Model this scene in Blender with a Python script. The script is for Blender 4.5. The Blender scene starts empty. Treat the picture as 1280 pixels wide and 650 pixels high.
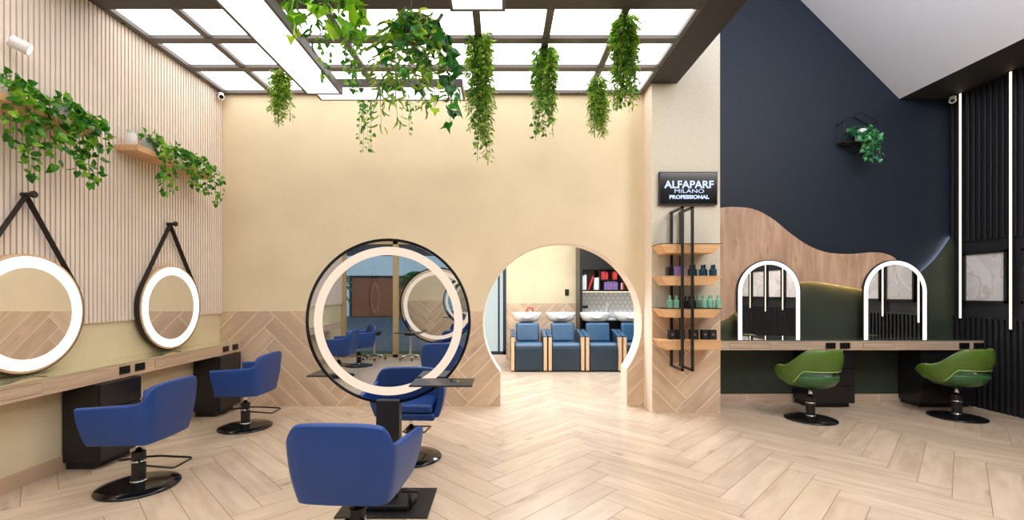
import bpy, math, random
from mathutils import Vector, Matrix
random.seed(7)
PI = math.pi
SC = bpy.context.scene
COL = SC.collection

# ------------------------------------------------------------------ helpers
def wloc(o):
    v = Vector((0, 0, 0))
    while o is not None:
        v += o.location; o = o.parent
    return v

def tag(o, label=None, cat=None, group=None, kind=None):
    if label: o['label'] = label
    if cat: o['category'] = cat
    if group: o['group'] = group
    if kind: o['kind'] = kind
    return o

def thing(name, label, cat, loc=(0, 0, 0), rz=0, group=None):
    o = bpy.data.objects.new(name, None); COL.objects.link(o)
    o.location = loc; o.rotation_euler = (0, 0, rz); o.empty_display_size = .1
    return tag(o, label, cat, group)

def copy_tree(o, parent=None):
    c = o.copy(); COL.objects.link(c); c.parent = parent
    for ch in o.children: copy_tree(ch, c)
    return c

class MB:
    def __init__(s):
        s.v = []; s.f = []; s.m = []; s.uv = {}; s.rnd = {}
    def add(s, vs, fs, mi=0, rnd=None, uvs=None):
        b = len(s.v); s.v += [tuple(v) for v in vs]
        for k, f in enumerate(fs):
            i = len(s.f); s.f.append([b + j for j in f]); s.m.append(mi)
            if rnd is not None: s.rnd[i] = rnd
            if uvs is not None: s.uv[i] = [uvs[j] for j in f]
        return s
    def box(s, x0, x1, y0, y1, z0, z1, mi=0, rnd=None):
        vs = [(x0,y0,z0),(x1,y0,z0),(x1,y1,z0),(x0,y1,z0),(x0,y0,z1),(x1,y0,z1),(x1,y1,z1),(x0,y1,z1)]
        fs = [(0,3,2,1),(4,5,6,7),(0,1,5,4),(1,2,6,5),(2,3,7,6),(3,0,4,7)]
        return s.add(vs, fs, mi, rnd)
    def prism(s, poly, plane, d0, d1, mi=0):
        # poly in (a,b); plane 'xz','yz','xy'
        n = len(poly)
        def P(a, b, d):
            return {'xz': (a, d, b), 'yz': (d, a, b), 'xy': (a, b, d)}[plane]
        vs = [P(a, b, d0) for a, b in poly] + [P(a, b, d1) for a, b in poly]
        fs = [list(range(n)), list(range(2*n-1, n-1, -1))] + [(i, i+n, (i+1) % n + n, (i+1) % n) for i in range(n)]
        return s.add(vs, fs, mi)
    def lathe(s, prof, c=(0,0,0), seg=32, axis='z', mi=0, ang0=0):
        # prof: (r, h)
        vs = []
        for r, h in prof:
            for k in range(seg):
                a = ang0 + 2*PI*k/seg; x, y = r*math.cos(a), r*math.sin(a)
                p = {'z': (x, y, h), 'y': (x, h, y), 'x': (h, x, y)}[axis]
                vs.append((p[0]+c[0], p[1]+c[1], p[2]+c[2]))
        fs = []
        for j in range(len(prof)-1):
            for k in range(seg):
                k2 = (k+1) % seg
                fs.append((j*seg+k, j*seg+k2, (j+1)*seg+k2, (j+1)*seg+k))
        if prof[0][0] > 1e-6: fs.append(list(range(seg-1, -1, -1)))
        if prof[-1][0] > 1e-6: fs.append([ (len(prof)-1)*seg+k for k in range(seg)])
        return s.add(vs, fs, mi)
    def ring(s, ro, ri, h0, h1, c=(0,0,0), seg=96, axis='y', mi=0):
        return s.lathe_closed([(ri, h0), (ro, h0), (ro, h1), (ri, h1)], c, seg, axis, mi)
    def lathe_closed(s, prof, c, seg, axis, mi=0):
        vs = []; n = len(prof)
        for r, h in prof:
            for k in range(seg):
                a = 2*PI*k/seg; x, y = r*math.cos(a), r*math.sin(a)
                p = {'z': (x, y, h), 'y': (x, h, y), 'x': (h, x, y)}[axis]
                vs.append((p[0]+c[0], p[1]+c[1], p[2]+c[2]))
        fs = [(j*seg+k, j*seg+(k+1) % seg, ((j+1) % n)*seg+(k+1) % seg, ((j+1) % n)*seg+k) for j in range(n) for k in range(seg)]
        return s.add(vs, fs, mi)
    def tube(s, pts, r, seg=8, closed=False, mi=0, rnd=None, flat=None):
        pts = [Vector(p) for p in pts]; n = len(pts); vs = []; up = Vector((0.13, 0.31, 0.94)).normalized()
        for i, p in enumerate(pts):
            a = pts[i-1] if (i > 0 or closed) else p
            b = pts[(i+1) % n] if (i < n-1 or closed) else p
            t = (b - a).normalized()
            if abs(t.dot(up)) > .97: u = t.cross(Vector((1, 0, 0))).normalized()
            else: u = t.cross(up).normalized()
            w = t.cross(u)
            for k in range(seg):
                an = 2*PI*k/seg
                vs.append(p + u*math.cos(an)*r + w*math.sin(an)*r)
        fs = []
        for i in range(n if closed else n-1):
            j = (i+1) % n
            for k in range(seg):
                k2 = (k+1) % seg
                fs.append((i*seg+k, i*seg+k2, j*seg+k2, j*seg+k))
        if not closed:
            fs.append(list(range(seg-1, -1, -1))); fs.append([(n-1)*seg+k for k in range(seg)])
        return s.add(vs, fs, mi, rnd)
    def build(s, name, mats, parent=None, smooth=False, bevel=0, bseg=2, sub=0, solid=0, world=True, weld=False):
        off = wloc(parent) if (parent is not None and world) else Vector((0, 0, 0))
        me = bpy.data.meshes.new(name)
        me.from_pydata([(x-off.x, y-off.y, z-off.z) for x, y, z in s.v], [], s.f)
        if not isinstance(mats, (list, tuple)): mats = [mats]
        for m in mats: me.materials.append(m)
        me.polygons.foreach_set('material_index', s.m)
        if s.uv:
            ul = me.uv_layers.new(name='UVMap')
            for p in me.polygons:
                if p.index in s.uv:
                    for li, q in zip(p.loop_indices, s.uv[p.index]): ul.data[li].uv = q
        if s.rnd:
            at = me.attributes.new('rnd', 'FLOAT', 'FACE')
            vals = [0.5]*len(me.polygons)
            for i, q in s.rnd.items(): vals[i] = q
            at.data.foreach_set('value', vals)
        me.validate()
        import bmesh
        bm = bmesh.new(); bm.from_mesh(me)
        if weld: bmesh.ops.remove_doubles(bm, verts=bm.verts, dist=1e-5)
        if not s.rnd: bmesh.ops.recalc_face_normals(bm, faces=bm.faces)
        bm.to_mesh(me); bm.free()
        o = bpy.data.objects.new(name, me); COL.objects.link(o)
        if parent is not None: o.parent = parent
        if smooth: me.shade_smooth()
        if solid:
            md = o.modifiers.new('s', 'SOLIDIFY'); md.thickness = solid; md.offset = 0
        if bevel:
            md = o.modifiers.new('b', 'BEVEL'); md.width = bevel; md.segments = bseg; md.limit_method = 'ANGLE'; md.angle_limit = .7
            me.shade_smooth()
            md2 = o.modifiers.new('w', 'WEIGHTED_NORMAL'); md2.keep_sharp = True
        if sub:
            md = o.modifiers.new('u', 'SUBSURF'); md.levels = sub; md.render_levels = sub; me.shade_smooth()
        return o

def struct(name, mb, mat, parent=None, **k):
    o = mb.build(name, mat, parent, **k)
    if parent is None: o['kind'] = 'structure'
    return o

def single(name, mb, mat, label, cat, group=None, **k):
    # a one-mesh thing with its origin at its base
    xs = [v[0] for v in mb.v]; ys = [v[1] for v in mb.v]; zs = [v[2] for v in mb.v]
    off = Vector(((min(xs)+max(xs))/2, (min(ys)+max(ys))/2, min(zs)))
    mb.v = [(x-off.x, y-off.y, z-off.z) for x, y, z in mb.v]
    o = mb.build(name, mat, None, **k); o.location = off
    return tag(o, label, cat, group)

def catmull(pts, n=8, closed=False):
    out = []; N = len(pts)
    P = [Vector(p) for p in pts]
    rng = range(N if closed else N-1)
    for i in rng:
        if closed: a, b, c, d = P[(i-1) % N], P[i], P[(i+1) % N], P[(i+2) % N]
        else: a, b, c, d = P[max(i-1, 0)], P[i], P[i+1], P[min(i+2, N-1)]
        for k in range(n):
            t = k/n
            out.append(.5*((2*b) + (c-a)*t + (2*a-5*b+4*c-d)*t*t + (3*b-a-3*c+d)*t**3))
    if not closed: out.append(P[-1])
    return out

# pixel of the photograph -> place at depth Y (used only to measure where things stand)
def PX(px, Y): return (px-627)*Y/575
def PZ(py, Y): return 1.5-(py-365)*Y/575

# ------------------------------------------------------------------ materials
def lin(c):
    return tuple(((x/255)/12.92 if x/255 <= .04045 else (((x/255)+.055)/1.055)**2.4) for x in c) + (1,)

def pset(b, **k):
    for n, v in k.items():
        n = n.replace('_', ' ')
        if n in b.inputs: b.inputs[n].default_value = v

def mat(name, rgb, rough=.5, metal=0, noise=0, nscale=8, bump=0, bscale=60, emit=None, es=0, spec=None, coat=0):
    m = bpy.data.materials.new(name); m.use_nodes = True
    nt = m.node_tree; b = nt.nodes['Principled BSDF']
    b.inputs['Base Color'].default_value = lin(rgb); b.inputs['Roughness'].default_value = rough
    b.inputs['Metallic'].default_value = metal
    if spec is not None: b.inputs['Specular IOR Level'].default_value = spec
    if coat: b.inputs['Coat Weight'].default_value = coat
    if emit:
        b.inputs['Emission Color'].default_value = lin(emit); b.inputs['Emission Strength'].default_value = es
    tc = nt.nodes.new('ShaderNodeTexCoord')
    if noise or True:
        n = nt.nodes.new('ShaderNodeTexNoise'); n.inputs['Scale'].default_value = nscale; n.inputs['Detail'].default_value = 5
        nt.links.new(tc.outputs['Object'], n.inputs['Vector'])
        r = nt.nodes.new('ShaderNodeValToRGB')
        c = lin(rgb); k = noise
        r.color_ramp.elements[0].position = .3; r.color_ramp.elements[1].position = .7
        r.color_ramp.elements[0].color = tuple(x*(1-k) for x in c[:3])+(1,)
        r.color_ramp.elements[1].color = tuple(min(1, x*(1+k)) for x in c[:3])+(1,)
        nt.links.new(n.outputs['Fac'], r.inputs['Fac']); nt.links.new(r.outputs['Color'], b.inputs['Base Color'])
    if bump:
        n2 = nt.nodes.new('ShaderNodeTexNoise'); n2.inputs['Scale'].default_value = bscale; n2.inputs['Detail'].default_value = 4
        nt.links.new(tc.outputs['Object'], n2.inputs['Vector'])
        bp = nt.nodes.new('ShaderNodeBump'); bp.inputs['Strength'].default_value = bump; bp.inputs['Distance'].default_value = .01
        nt.links.new(n2.outputs['Fac'], bp.inputs['Height']); nt.links.new(bp.outputs['Normal'], b.inputs['Normal'])
    return m

def emat(name, rgb, s):
    m = bpy.data.materials.new(name); m.use_nodes = True
    nt = m.node_tree; nt.nodes.clear()
    e = nt.nodes.new('ShaderNodeEmission'); o = nt.nodes.new('ShaderNodeOutputMaterial')
    e.inputs['Color'].default_value = lin(rgb); e.inputs['Strength'].default_value = s
    nt.links.new(e.outputs[0], o.inputs[0]); return m

def wood(name, dark, light, rough=.35, stretch=(1.2, 14), use_uv=True, axis=0, knots=True, tint=.25, bump=.05, bright=(.88, 1.1)):
    """wood look; grain runs along U (planks) or along object axis"""
    m = bpy.data.materials.new(name); m.use_nodes = True
    nt = m.node_tree; N = nt.nodes; L = nt.links; b = N['Principled BSDF']; b.inputs['Roughness'].default_value = rough
    tc = N.new('ShaderNodeTexCoord'); mp = N.new('ShaderNodeMapping')
    L.new(tc.outputs['UV' if use_uv else 'Object'], mp.inputs['Vector'])
    if use_uv: mp.inputs['Scale'].default_value = (stretch[0], stretch[1], 1)
    else:
        s = [stretch[1]]*3; s[axis] = stretch[0]; mp.inputs['Scale'].default_value = s
    n = N.new('ShaderNodeTexNoise'); n.inputs['Scale'].default_value = 1.6; n.inputs['Detail'].default_value = 6; n.inputs['Distortion'].default_value = .9
    L.new(mp.outputs[0], n.inputs['Vector'])
    r = N.new('ShaderNodeValToRGB'); r.color_ramp.elements[0].position = .28; r.color_ramp.elements[1].position = .66
    r.color_ramp.elements[0].color = lin(dark); r.color_ramp.elements[1].color = lin(light)
    L.new(n.outputs['Fac'], r.inputs['Fac'])
    # broad cloudiness
    mp2 = N.new('ShaderNodeMapping'); L.new(tc.outputs['UV' if use_uv else 'Object'], mp2.inputs['Vector'])
    if use_uv: mp2.inputs['Scale'].default_value = (1.1, 4, 1)
    n2 = N.new('ShaderNodeTexNoise'); n2.inputs['Scale'].default_value = 2.2; n2.inputs['Detail'].default_value = 3
    L.new(mp2.outputs[0], n2.inputs['Vector'])
    mr = N.new('ShaderNodeMapRange'); mr.inputs['From Min'].default_value = .3; mr.inputs['From Max'].default_value = .7
    mr.inputs['To Min'].default_value = 1-tint*.5; mr.inputs['To Max'].default_value = 1+tint*.3
    L.new(n2.outputs['Fac'], mr.inputs['Value'])
    at = N.new('ShaderNodeAttribute'); at.attribute_name = 'rnd'
    mr2 = N.new('ShaderNodeMapRange'); mr2.inputs['To Min'].default_value = bright[0]; mr2.inputs['To Max'].default_value = bright[1]
    L.new(at.outputs['Fac'], mr2.inputs['Value'])
    mu = N.new('ShaderNodeMath'); mu.operation = 'MULTIPLY'; L.new(mr.outputs[0], mu.inputs[0])
    if use_uv: L.new(mr2.outputs[0], mu.inputs[1])
    else: mu.inputs[1].default_value = 1
    vm = N.new('ShaderNodeVectorMath'); vm.operation = 'SCALE'
    L.new(r.outputs['Color'], vm.inputs[0]); L.new(mu.outputs[0], vm.inputs['Scale'])
    last = vm.outputs[0]
    if knots:
        mp3 = N.new('ShaderNodeMapping'); L.new(tc.outputs['UV' if use_uv else 'Object'], mp3.inputs['Vector'])
        if use_uv: mp3.inputs['Scale'].default_value = (1.5, 4.5, 1)
        else:
            s = [7]*3; s[axis] = 2.5; mp3.inputs['Scale'].default_value = s
        vo = N.new('ShaderNodeTexVoronoi'); vo.inputs['Scale'].default_value = 1.0
        L.new(mp3.outputs[0], vo.inputs['Vector'])
        kr = N.new('ShaderNodeMapRange'); kr.inputs['From Min'].default_value = .02; kr.inputs['From Max'].default_value = .16
        kr.inputs['To Min'].default_value = .68; kr.inputs['To Max'].default_value = 1
        L.new(vo.outputs['Distance'], kr.inputs['Value'])
        v2 = N.new('ShaderNodeVectorMath'); v2.operation = 'SCALE'; L.new(last, v2.inputs[0]); L.new(kr.outputs[0], v2.inputs['Scale'])
        last = v2.outputs[0]
    L.new(last, b.inputs['Base Color'])
    if bump:
        bp = N.new('ShaderNodeBump'); bp.inputs['Strength'].default_value = bump; bp.inputs['Distance'].default_value = .004
        L.new(n.outputs['Fac'], bp.inputs['Height']); L.new(bp.outputs[0], b.inputs['Normal'])
    return m

def leafmat(name, dark, mid, light, trans=.25):
    m = bpy.data.materials.new(name); m.use_nodes = True
    nt = m.node_tree; N = nt.nodes; L = nt.links; b = N['Principled BSDF']; b.inputs['Roughness'].default_value = .3
    at = N.new('ShaderNodeAttribute'); at.attribute_name = 'rnd'
    r = N.new('ShaderNodeValToRGB'); r.color_ramp.elements[0].color = lin(dark); r.color_ramp.elements[1].color = lin(light)
    e = r.color_ramp.elements.new(.5); e.color = lin(mid)
    L.new(at.outputs['Fac'], r.inputs['Fac']); L.new(r.outputs[0], b.inputs['Base Color'])
    tr = N.new('ShaderNodeBsdfTranslucent'); L.new(r.outputs[0], tr.inputs['Color'])
    mx = N.new('ShaderNodeMixShader'); mx.inputs[0].default_value = trans
    L.new(b.outputs[0], mx.inputs[1]); L.new(tr.outputs[0], mx.inputs[2])
    L.new(mx.outputs[0], N['Material Output'].inputs[0]); return m

def hexmat():
    """white hexagon tile with grey joints, built from two rectangular lattices"""
    m = bpy.data.materials.new('hexagon_tile'); m.use_nodes = True
    nt = m.node_tree; N = nt.nodes; L = nt.links; b = N['Principled BSDF']; b.inputs['Roughness'].default_value = .2
    tc = N.new('ShaderNodeTexCoord'); sp = N.new('ShaderNodeSeparateXYZ'); L.new(tc.outputs['Object'], sp.inputs[0])
    S = .105
    def M(op, a, c=None):
        q = N.new('ShaderNodeMath'); q.operation = op
        for i, v in enumerate((a, c)):
            if v is None: continue
            if hasattr(v, 'links') or hasattr(v, 'is_output'): L.new(v, q.inputs[i])
            else: q.inputs[i].default_value = v
        return q.outputs[0]
    x = M('DIVIDE', sp.outputs['X'], S); z = M('DIVIDE', sp.outputs['Z'], S)
    def cell(ox, oz):
        fx = M('SUBTRACT', M('FRACT', M('ADD', x, ox)), .5)
        fz = M('MULTIPLY', M('SUBTRACT', M('FRACT', M('DIVIDE', M('ADD', z, oz), 1.7320508)), .5), 1.7320508)
        ax = M('ABSOLUTE', fx); az = M('ABSOLUTE', fz)
        return M('MAXIMUM', ax, M('ADD', M('MULTIPLY', ax, .5), M('MULTIPLY', az, .8660254)))
    d = M('MINIMUM', cell(50, 50*1.7320508), cell(50.5, 50*1.7320508+.8660254))
    r = N.new('ShaderNodeValToRGB'); r.color_ramp.elements[0].position = .455; r.color_ramp.elements[1].position = .485
    r.color_ramp.elements[0].color = lin((226, 230, 233)); r.color_ramp.elements[1].color = lin((120, 128, 136))
    L.new(d, r.inputs['Fac']); L.new(r.outputs[0], b.inputs['Base Color']); return m

def artmat(name, seed):
    m = bpy.data.materials.new(name); m.use_nodes = True
    nt = m.node_tree; N = nt.nodes; L = nt.links; b = N['Principled BSDF']; b.inputs['Roughness'].default_value = .25
    tc = N.new('ShaderNodeTexCoord'); mp = N.new('ShaderNodeMapping'); mp.inputs['Location'].default_value = (seed, seed*2.3, seed*.7)
    L.new(tc.outputs['Object'], mp.inputs[0])
    n = N.new('ShaderNodeTexNoise'); n.inputs['Scale'].default_value = 2.6; n.inputs['Detail'].default_value = 1.5; n.inputs['Distortion'].default_value = 1.2
    L.new(mp.outputs[0], n.inputs[0])
    r = N.new('ShaderNodeValToRGB'); els = r.color_ramp.elements
    els[0].position = .38; els[0].color = lin((222, 219, 219)); els[1].position = .6; els[1].color = lin((236, 234, 234))
    e = els.new(.47); e.color = lin((230, 228, 227)); e = els.new(.495); e.color = lin((212, 198, 196)); e = els.new(.52); e.color = lin((234, 232, 232))
    L.new(n.outputs['Fac'], r.inputs[0]); L.new(r.outputs[0], b.inputs['Base Color']); return m

def glassmat():
    m = bpy.data.materials.new('clear_glass'); m.use_nodes = True
    nt = m.node_tree; N = nt.nodes; L = nt.links; N.remove(N['Principled BSDF'])
    t = N.new('ShaderNodeBsdfTransparent'); t.inputs[0].default_value = (.93, .96, .97, 1)
    g = N.new('ShaderNodeBsdfGlossy'); g.inputs['Roughness'].default_value = .0
    fr = N.new('ShaderNodeFresnel'); fr.inputs[0].default_value = 1.45
    mx = N.new('ShaderNodeMixShader'); L.new(fr.outputs[0], mx.inputs[0]); L.new(t.outputs[0], mx.inputs[1]); L.new(g.outputs[0], mx.inputs[2])
    L.new(mx.outputs[0], N['Material Output'].inputs[0]); return m

M = {}
M['cream'] = mat('cream_plaster', (232, 214, 180), .75, noise=.05, nscale=1.6, bump=.15, bscale=25)
M['cream_low'] = mat('cream_plaster_low', (224, 210, 176), .6, noise=.06, nscale=2.2, bump=.2, bscale=30)
M['pale'] = mat('pale_plaster', (232, 216, 198), .7, noise=.02)
M['wallpaper'] = mat('linen_wallpaper', (216, 208, 188), .8, noise=.05, nscale=40, bump=.2, bscale=120)
M['floor'] = wood('floor_planks', (198, 174, 149), (213, 192, 169), .24, stretch=(.7, 5), tint=.16, bump=.02, bright=(.93, 1.05))
M['grout'] = mat('dark_joint', (112, 84, 60), .8)
M['wains'] = wood('wall_planks', (206, 174, 144), (222, 196, 168), .4, stretch=(.8, 5), bump=.02, tint=.26, bright=(.88, 1.06))
M['grout_w'] = mat('light_joint', (244, 230, 208), .8)
M['slat'] = mat('slat_wood', (238, 224, 212), .6, noise=.03, nscale=5)
M['slat_gap'] = mat('slat_backing', (176, 144, 118), .9)
M['oak'] = wood('oak_panel', (172, 136, 110), (206, 172, 144), .45, use_uv=False, axis=2, stretch=(1.0, 7), tint=.3)
M['shelfwood'] = wood('shelf_wood', (216, 166, 114), (234, 190, 140), .45, use_uv=False, axis=0, stretch=(2, 30), knots=False)
M['shelfwood_y'] = wood('shelf_wood_long', (204, 154, 108), (226, 180, 136), .45, use_uv=False, axis=1, stretch=(2, 30), knots=False)
M['counterwood'] = wood('counter_wood', (196, 164, 136), (216, 188, 160), .4, use_uv=False, axis=1, stretch=(1.5, 26), knots=False, tint=.15)
M['counterwood_x'] = wood('counter_wood_long', (182, 156, 136), (204, 180, 158), .4, use_uv=False, axis=0, stretch=(1.5, 26), knots=False, tint=.15)
M['blackmetal'] = mat('black_metal', (26, 25, 26), .38, noise=.1)
M['matte_black'] = mat('matte_black', (22, 22, 24), .5, noise=.1)
M['gloss_black'] = mat('gloss_black', (20, 20, 22), .12, noise=.05)
M['cabinet'] = mat('black_laminate', (24, 24, 27), .28, noise=.1)
M['ceilframe'] = mat('bronze_frame', (92, 85, 82), .45, noise=.05)
M['bulkhead'] = mat('dark_bulkhead', (70, 64, 61), .6, noise=.05)
M['beam'] = mat('dark_beam', (52, 46, 43), .6, noise=.06)
M['soffit'] = mat('black_soffit', (40, 38, 38), .7)
M['panel'] = emat('lit_diffuser', (255, 252, 249), 3.9)
M['panel2'] = emat('lit_lamp_diffuser', (255, 253, 251), 1.5)
M['ledwarm'] = emat('warm_led', (255, 208, 140), 50)
M['ledstrip'] = emat('soft_warm_led', (255, 232, 196), 2.6)
M['ledwhite'] = emat('white_led', (246, 248, 255), 1.8)
M['ringlight'] = emat('ring_light', (255, 232, 210), 1.0)
M['ringwhite'] = emat('white_ring_light', (255, 250, 243), 1.5)
M['mirror'] = mat('mirror_glass', (248, 248, 246), .0, metal=1)
M['mirror_dark'] = mat('tinted_mirror_glass', (232, 236, 238), .0, metal=1)
M['glasstop'] = mat('glass_top', (198, 190, 150), .06, noise=.02, coat=1)
M['glasstop_g'] = mat('green_glass_top', (96, 104, 96), .05, noise=.02, coat=1)
M['leather'] = mat('black_leather', (34, 30, 28), .5, noise=.1)
M['mwood'] = mat('light_wood_rim', (214, 180, 142), .5, noise=.08)
M['blue'] = mat('blue_leather', (16, 62, 132), .42, noise=.06, nscale=6, bump=.12, bscale=260)
M['green'] = mat('green_leather', (78, 108, 36), .34, noise=.06, nscale=6, bump=.08, bscale=200)
M['green_in'] = mat('dark_green_leather', (54, 96, 52), .3, noise=.06, nscale=6, bump=.08, bscale=200)
M['pipe_g'] = mat('pale_green_piping', (176, 196, 120), .4)
M['chrome'] = mat('chrome', (220, 220, 222), .12, metal=1)
M['navy'] = mat('navy_paint', (10, 27, 44), .6, noise=.06, nscale=1.2)
M['greenwall'] = mat('dark_green_plaster', (50, 59, 48), .5, noise=.18, nscale=3.2, bump=.15, bscale=20)
M['charcoal'] = mat('charcoal_paint', (34, 35, 41), .55, noise=.06)
M['rib'] = mat('black_ribs', (28, 29, 34), .5, noise=.06)
M['vault'] = mat('white_ceiling', (222, 224, 232), .8, noise=.03, nscale=.8)
M['white'] = mat('white_plastic', (232, 232, 230), .35)
M['greypot'] = mat('grey_pot', (176, 178, 172), .6)
M['screen'] = mat('screen_black', (8, 10, 16), .15)
M['letters'] = emat('screen_letters', (206, 222, 255), 1.4)
M['mint'] = mat('mint_plastic', (140, 196, 168), .3, noise=.05)
M['teal'] = mat('teal_plastic', (20, 62, 78), .2, noise=.05)
M['darkbottle'] = mat('dark_bottle', (28, 26, 32), .2)
M['purple'] = mat('purple_card', (126, 100, 158), .5, noise=.35, nscale=40)
M['red'] = mat('red_card', (186, 46, 52), .5, noise=.2, nscale=30)
M['paper'] = mat('white_paper', (226, 228, 234), .6)
M['washblue'] = mat('wash_chair_vinyl', (46, 84, 116), .25, noise=.08, nscale=6)
M['washdark'] = mat('wash_chair_dark_vinyl', (32, 52, 68), .35, noise=.08, nscale=6)
M['washtrim'] = mat('wash_chair_wood', (214, 182, 148), .5, noise=.05)
M['ceramic'] = mat('white_ceramic', (240, 240, 240), .08)
M['hex'] = hexmat()
M['frosted'] = mat('glowing_frosted_pane', (120, 128, 128), .4, emit=(214, 230, 230), es=.62)  # emission in the pane stands in for daylight behind it
M['frame_navy'] = mat('dark_blue_frame', (30, 44, 66), .4)
M['brass'] = mat('brass_frame', (178, 156, 112), .5)
M['glass'] = glassmat()
M['lf_mid'] = leafmat('pothos_leaves', (32, 96, 22), (66, 146, 30), (150, 200, 50), .35)
M['lf_ivy'] = leafmat('ivy_leaves', (16, 70, 24), (28, 104, 34), (60, 150, 46), .2)
M['lf_fern'] = leafmat('fern_leaves', (84, 126, 34), (134, 172, 48), (188, 212, 84), .4)
M['lf_lime'] = leafmat('lime_leaves', (96, 168, 26), (140, 200, 30), (190, 226, 50), .4)
M['lf_teal'] = leafmat('cool_green_leaves', (22, 90, 50), (40, 132, 72), (96, 186, 116), .2)
M['stem'] = mat('vine_stem', (84, 116, 44), .6)
M['asphalt'] = mat('asphalt', (96, 98, 100), .9, noise=.1, nscale=3)
M['lawn'] = mat('lawn_green', (44, 82, 30), .9, noise=.3, nscale=20)
M['garage'] = mat('garage_orange', (150, 74, 36), .6, noise=.1)
M['facade'] = mat('facade_white', (228, 232, 236), .8, noise=.05)
M['facade_d'] = mat('facade_dark', (40, 50, 66), .7)
M['blackplastic'] = mat('black_socket', (18, 18, 20), .3)
M['bark'] = mat('palm_bark', (92, 74, 52), .8, noise=.2)

# ------------------------------------------------------------------ herringbone planks
W, Lp = .2, 1.2
def clip_half(poly, a, b, c):
    """keep a*x+b*y<=c"""
    out = []
    for i in range(len(poly)):
        p, q = poly[i], poly[(i+1) % len(poly)]
        dp, dq = a*p[0]+b*p[1]-c, a*q[0]+b*q[1]-c
        if dp <= 0: out.append(p)
        if dp*dq < 0:
            t = dp/(dp-dq); out.append((p[0]+(q[0]-p[0])*t, p[1]+(q[1]-p[1])*t))
    return out
def area(p):
    return abs(sum(p[i][0]*p[(i+1) % len(p)][1]-p[(i+1) % len(p)][0]*p[i][1] for i in range(len(p))))/2
def herring(x0, x1, y0, y1, ox=0, oy=0, gap=.002, hole=None):
    """yields (polygon, uv function, rnd) in the plane"""
    s = math.sqrt(.5); res = []
    n1 = int((x1-x0+y1-y0)/W)+30; n2 = int((x1-x0+y1-y0)/Lp)+6
    for j in range(-n2, n2):
        for i in range(-n1, n1):
            for kind in (0, 1):
                u0, v0 = i*W+j*Lp, i*W-j*Lp
                if kind == 0: r = (u0, u0+Lp, v0, v0+W)
                else: r = (u0, u0+W, v0+W, v0+W+Lp)
                r = (r[0]+gap, r[1]-gap, r[2]+gap, r[3]-gap)
                cs = [(r[0], r[2]), (r[1], r[2]), (r[1], r[3]), (r[0], r[3])]
                P = [((u-v)*s+ox, (u+v)*s+oy) for u, v in cs]
                if max(p[0] for p in P) < x0 or min(p[0] for p in P) > x1 or max(p[1] for p in P) < y0 or min(p[1] for p in P) > y1: continue
                for h in ((1, 0, x1), (-1, 0, -x0), (0, 1, y1), (0, -1, -y0)):
                    P = clip_half(P, *h)
                    if len(P) < 3: break
                if len(P) < 3: continue
                rr = random.random(); du, dv = random.random()*20, random.random()*20
                def uv(p, kind=kind, du=du, dv=dv):
                    X, Y = (p[0]-ox)/s/2, (p[1]-oy)/s/2
                    u, v = X+Y, Y-X
                    return (u+du, v+dv) if kind == 0 else (v+du, u+dv)
                frags = [P]
                for H in (hole or []):
                    nxt = []
                    for cur in frags:
                        for a, b, c in H:       # interior: a x + b y <= c
                            if len(cur) < 3: break
                            outp = clip_half(cur, -a, -b, -c)
                            if len(outp) >= 3 and area(outp) > 1e-6: nxt.append(outp)
                            cur = clip_half(cur, a, b, c)
                    frags = nxt
                for q in frags:
                    if area(q) > 1e-5: res.append((q, uv, rr))
    return res
def planks(name, rect, mp, matp, matg, hole=None, ox=0, oy=0, back=None, gap=.002, parent=None):
    mb = MB()
    for q, uv, rr in herring(*rect, ox=ox, oy=oy, gap=gap, hole=hole):
        mb.add([mp(a, b) for a, b in q], [list(range(len(q)))], 0, rr, [uv(p) for p in q])
    if back: back(mb)
    o = mb.build(name, [matp, matg], parent)
    if parent is None: o['kind'] = 'structure'
    return o

XL, XR = -3.70, 6.20
YB, YF = 6.05, -4.10
ZC = 4.10

# ------------------------------------------------------------------ FLOOR
planks('floor', (XL-.05, XR+.05, YF-.05, 10.7), lambda a, b: (a, b, 0), M['floor'], M['grout'],
       back=lambda mb: mb.box(XL-.2, XR+.2, YF-.1, 10.8, -.12, -.0015, 1), ox=.03, oy=.1, gap=.0018)

# ------------------------------------------------------------------ LEFT WALL
mb = MB(); mb.box(XL-.2, XL, YF, 6.4, 0, 4.4); wl = struct('wall_left', mb, M['cream_low'])
mb = MB(); mb.box(XL-.01, XL+.006, YF, YB, 1.22, ZC+.05, 1)
y = YF+.02
while y < YB-.02:
    mb.box(XL, XL+.028, y, y+.030, 1.22, ZC+.05, 0); y += .0435
slp = struct('slat_cladding', mb, [M['slat'], M['slat_gap']], wl)
mb = MB(); mb.box(XL, XL+.012, YF, YB, 0, .12); 
yy = YF
bb = struct('baseboard_left', mb, M['wains'])
# ------------------------------------------------------------------ BACK WALL with round portal
CX, CZ, CR = .80, 1.10, 1.05
JL, JR = -.02, 1.65
aR = math.asin(-math.sqrt(CR**2-(JR-CX)**2)/CR); aL = PI-math.asin(-math.sqrt(CR**2-(CX-JL)**2)/CR)
arc = [(CX+CR*math.cos(aR+(aL-aR)*k/72), CZ+CR*math.sin(aR+(aL-aR)*k/72)) for k in range(73)]
outline = [(XL-.1, 0), (XL-.1, 4.4), (1.90, 4.4), (1.90, 0), (JR, 0)] + arc + [(JL, 0)]
mb = MB(); mb.prism(outline, 'xz', YB, YB+.29); wb = struct('wall_back', mb, M['cream'])
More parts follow.
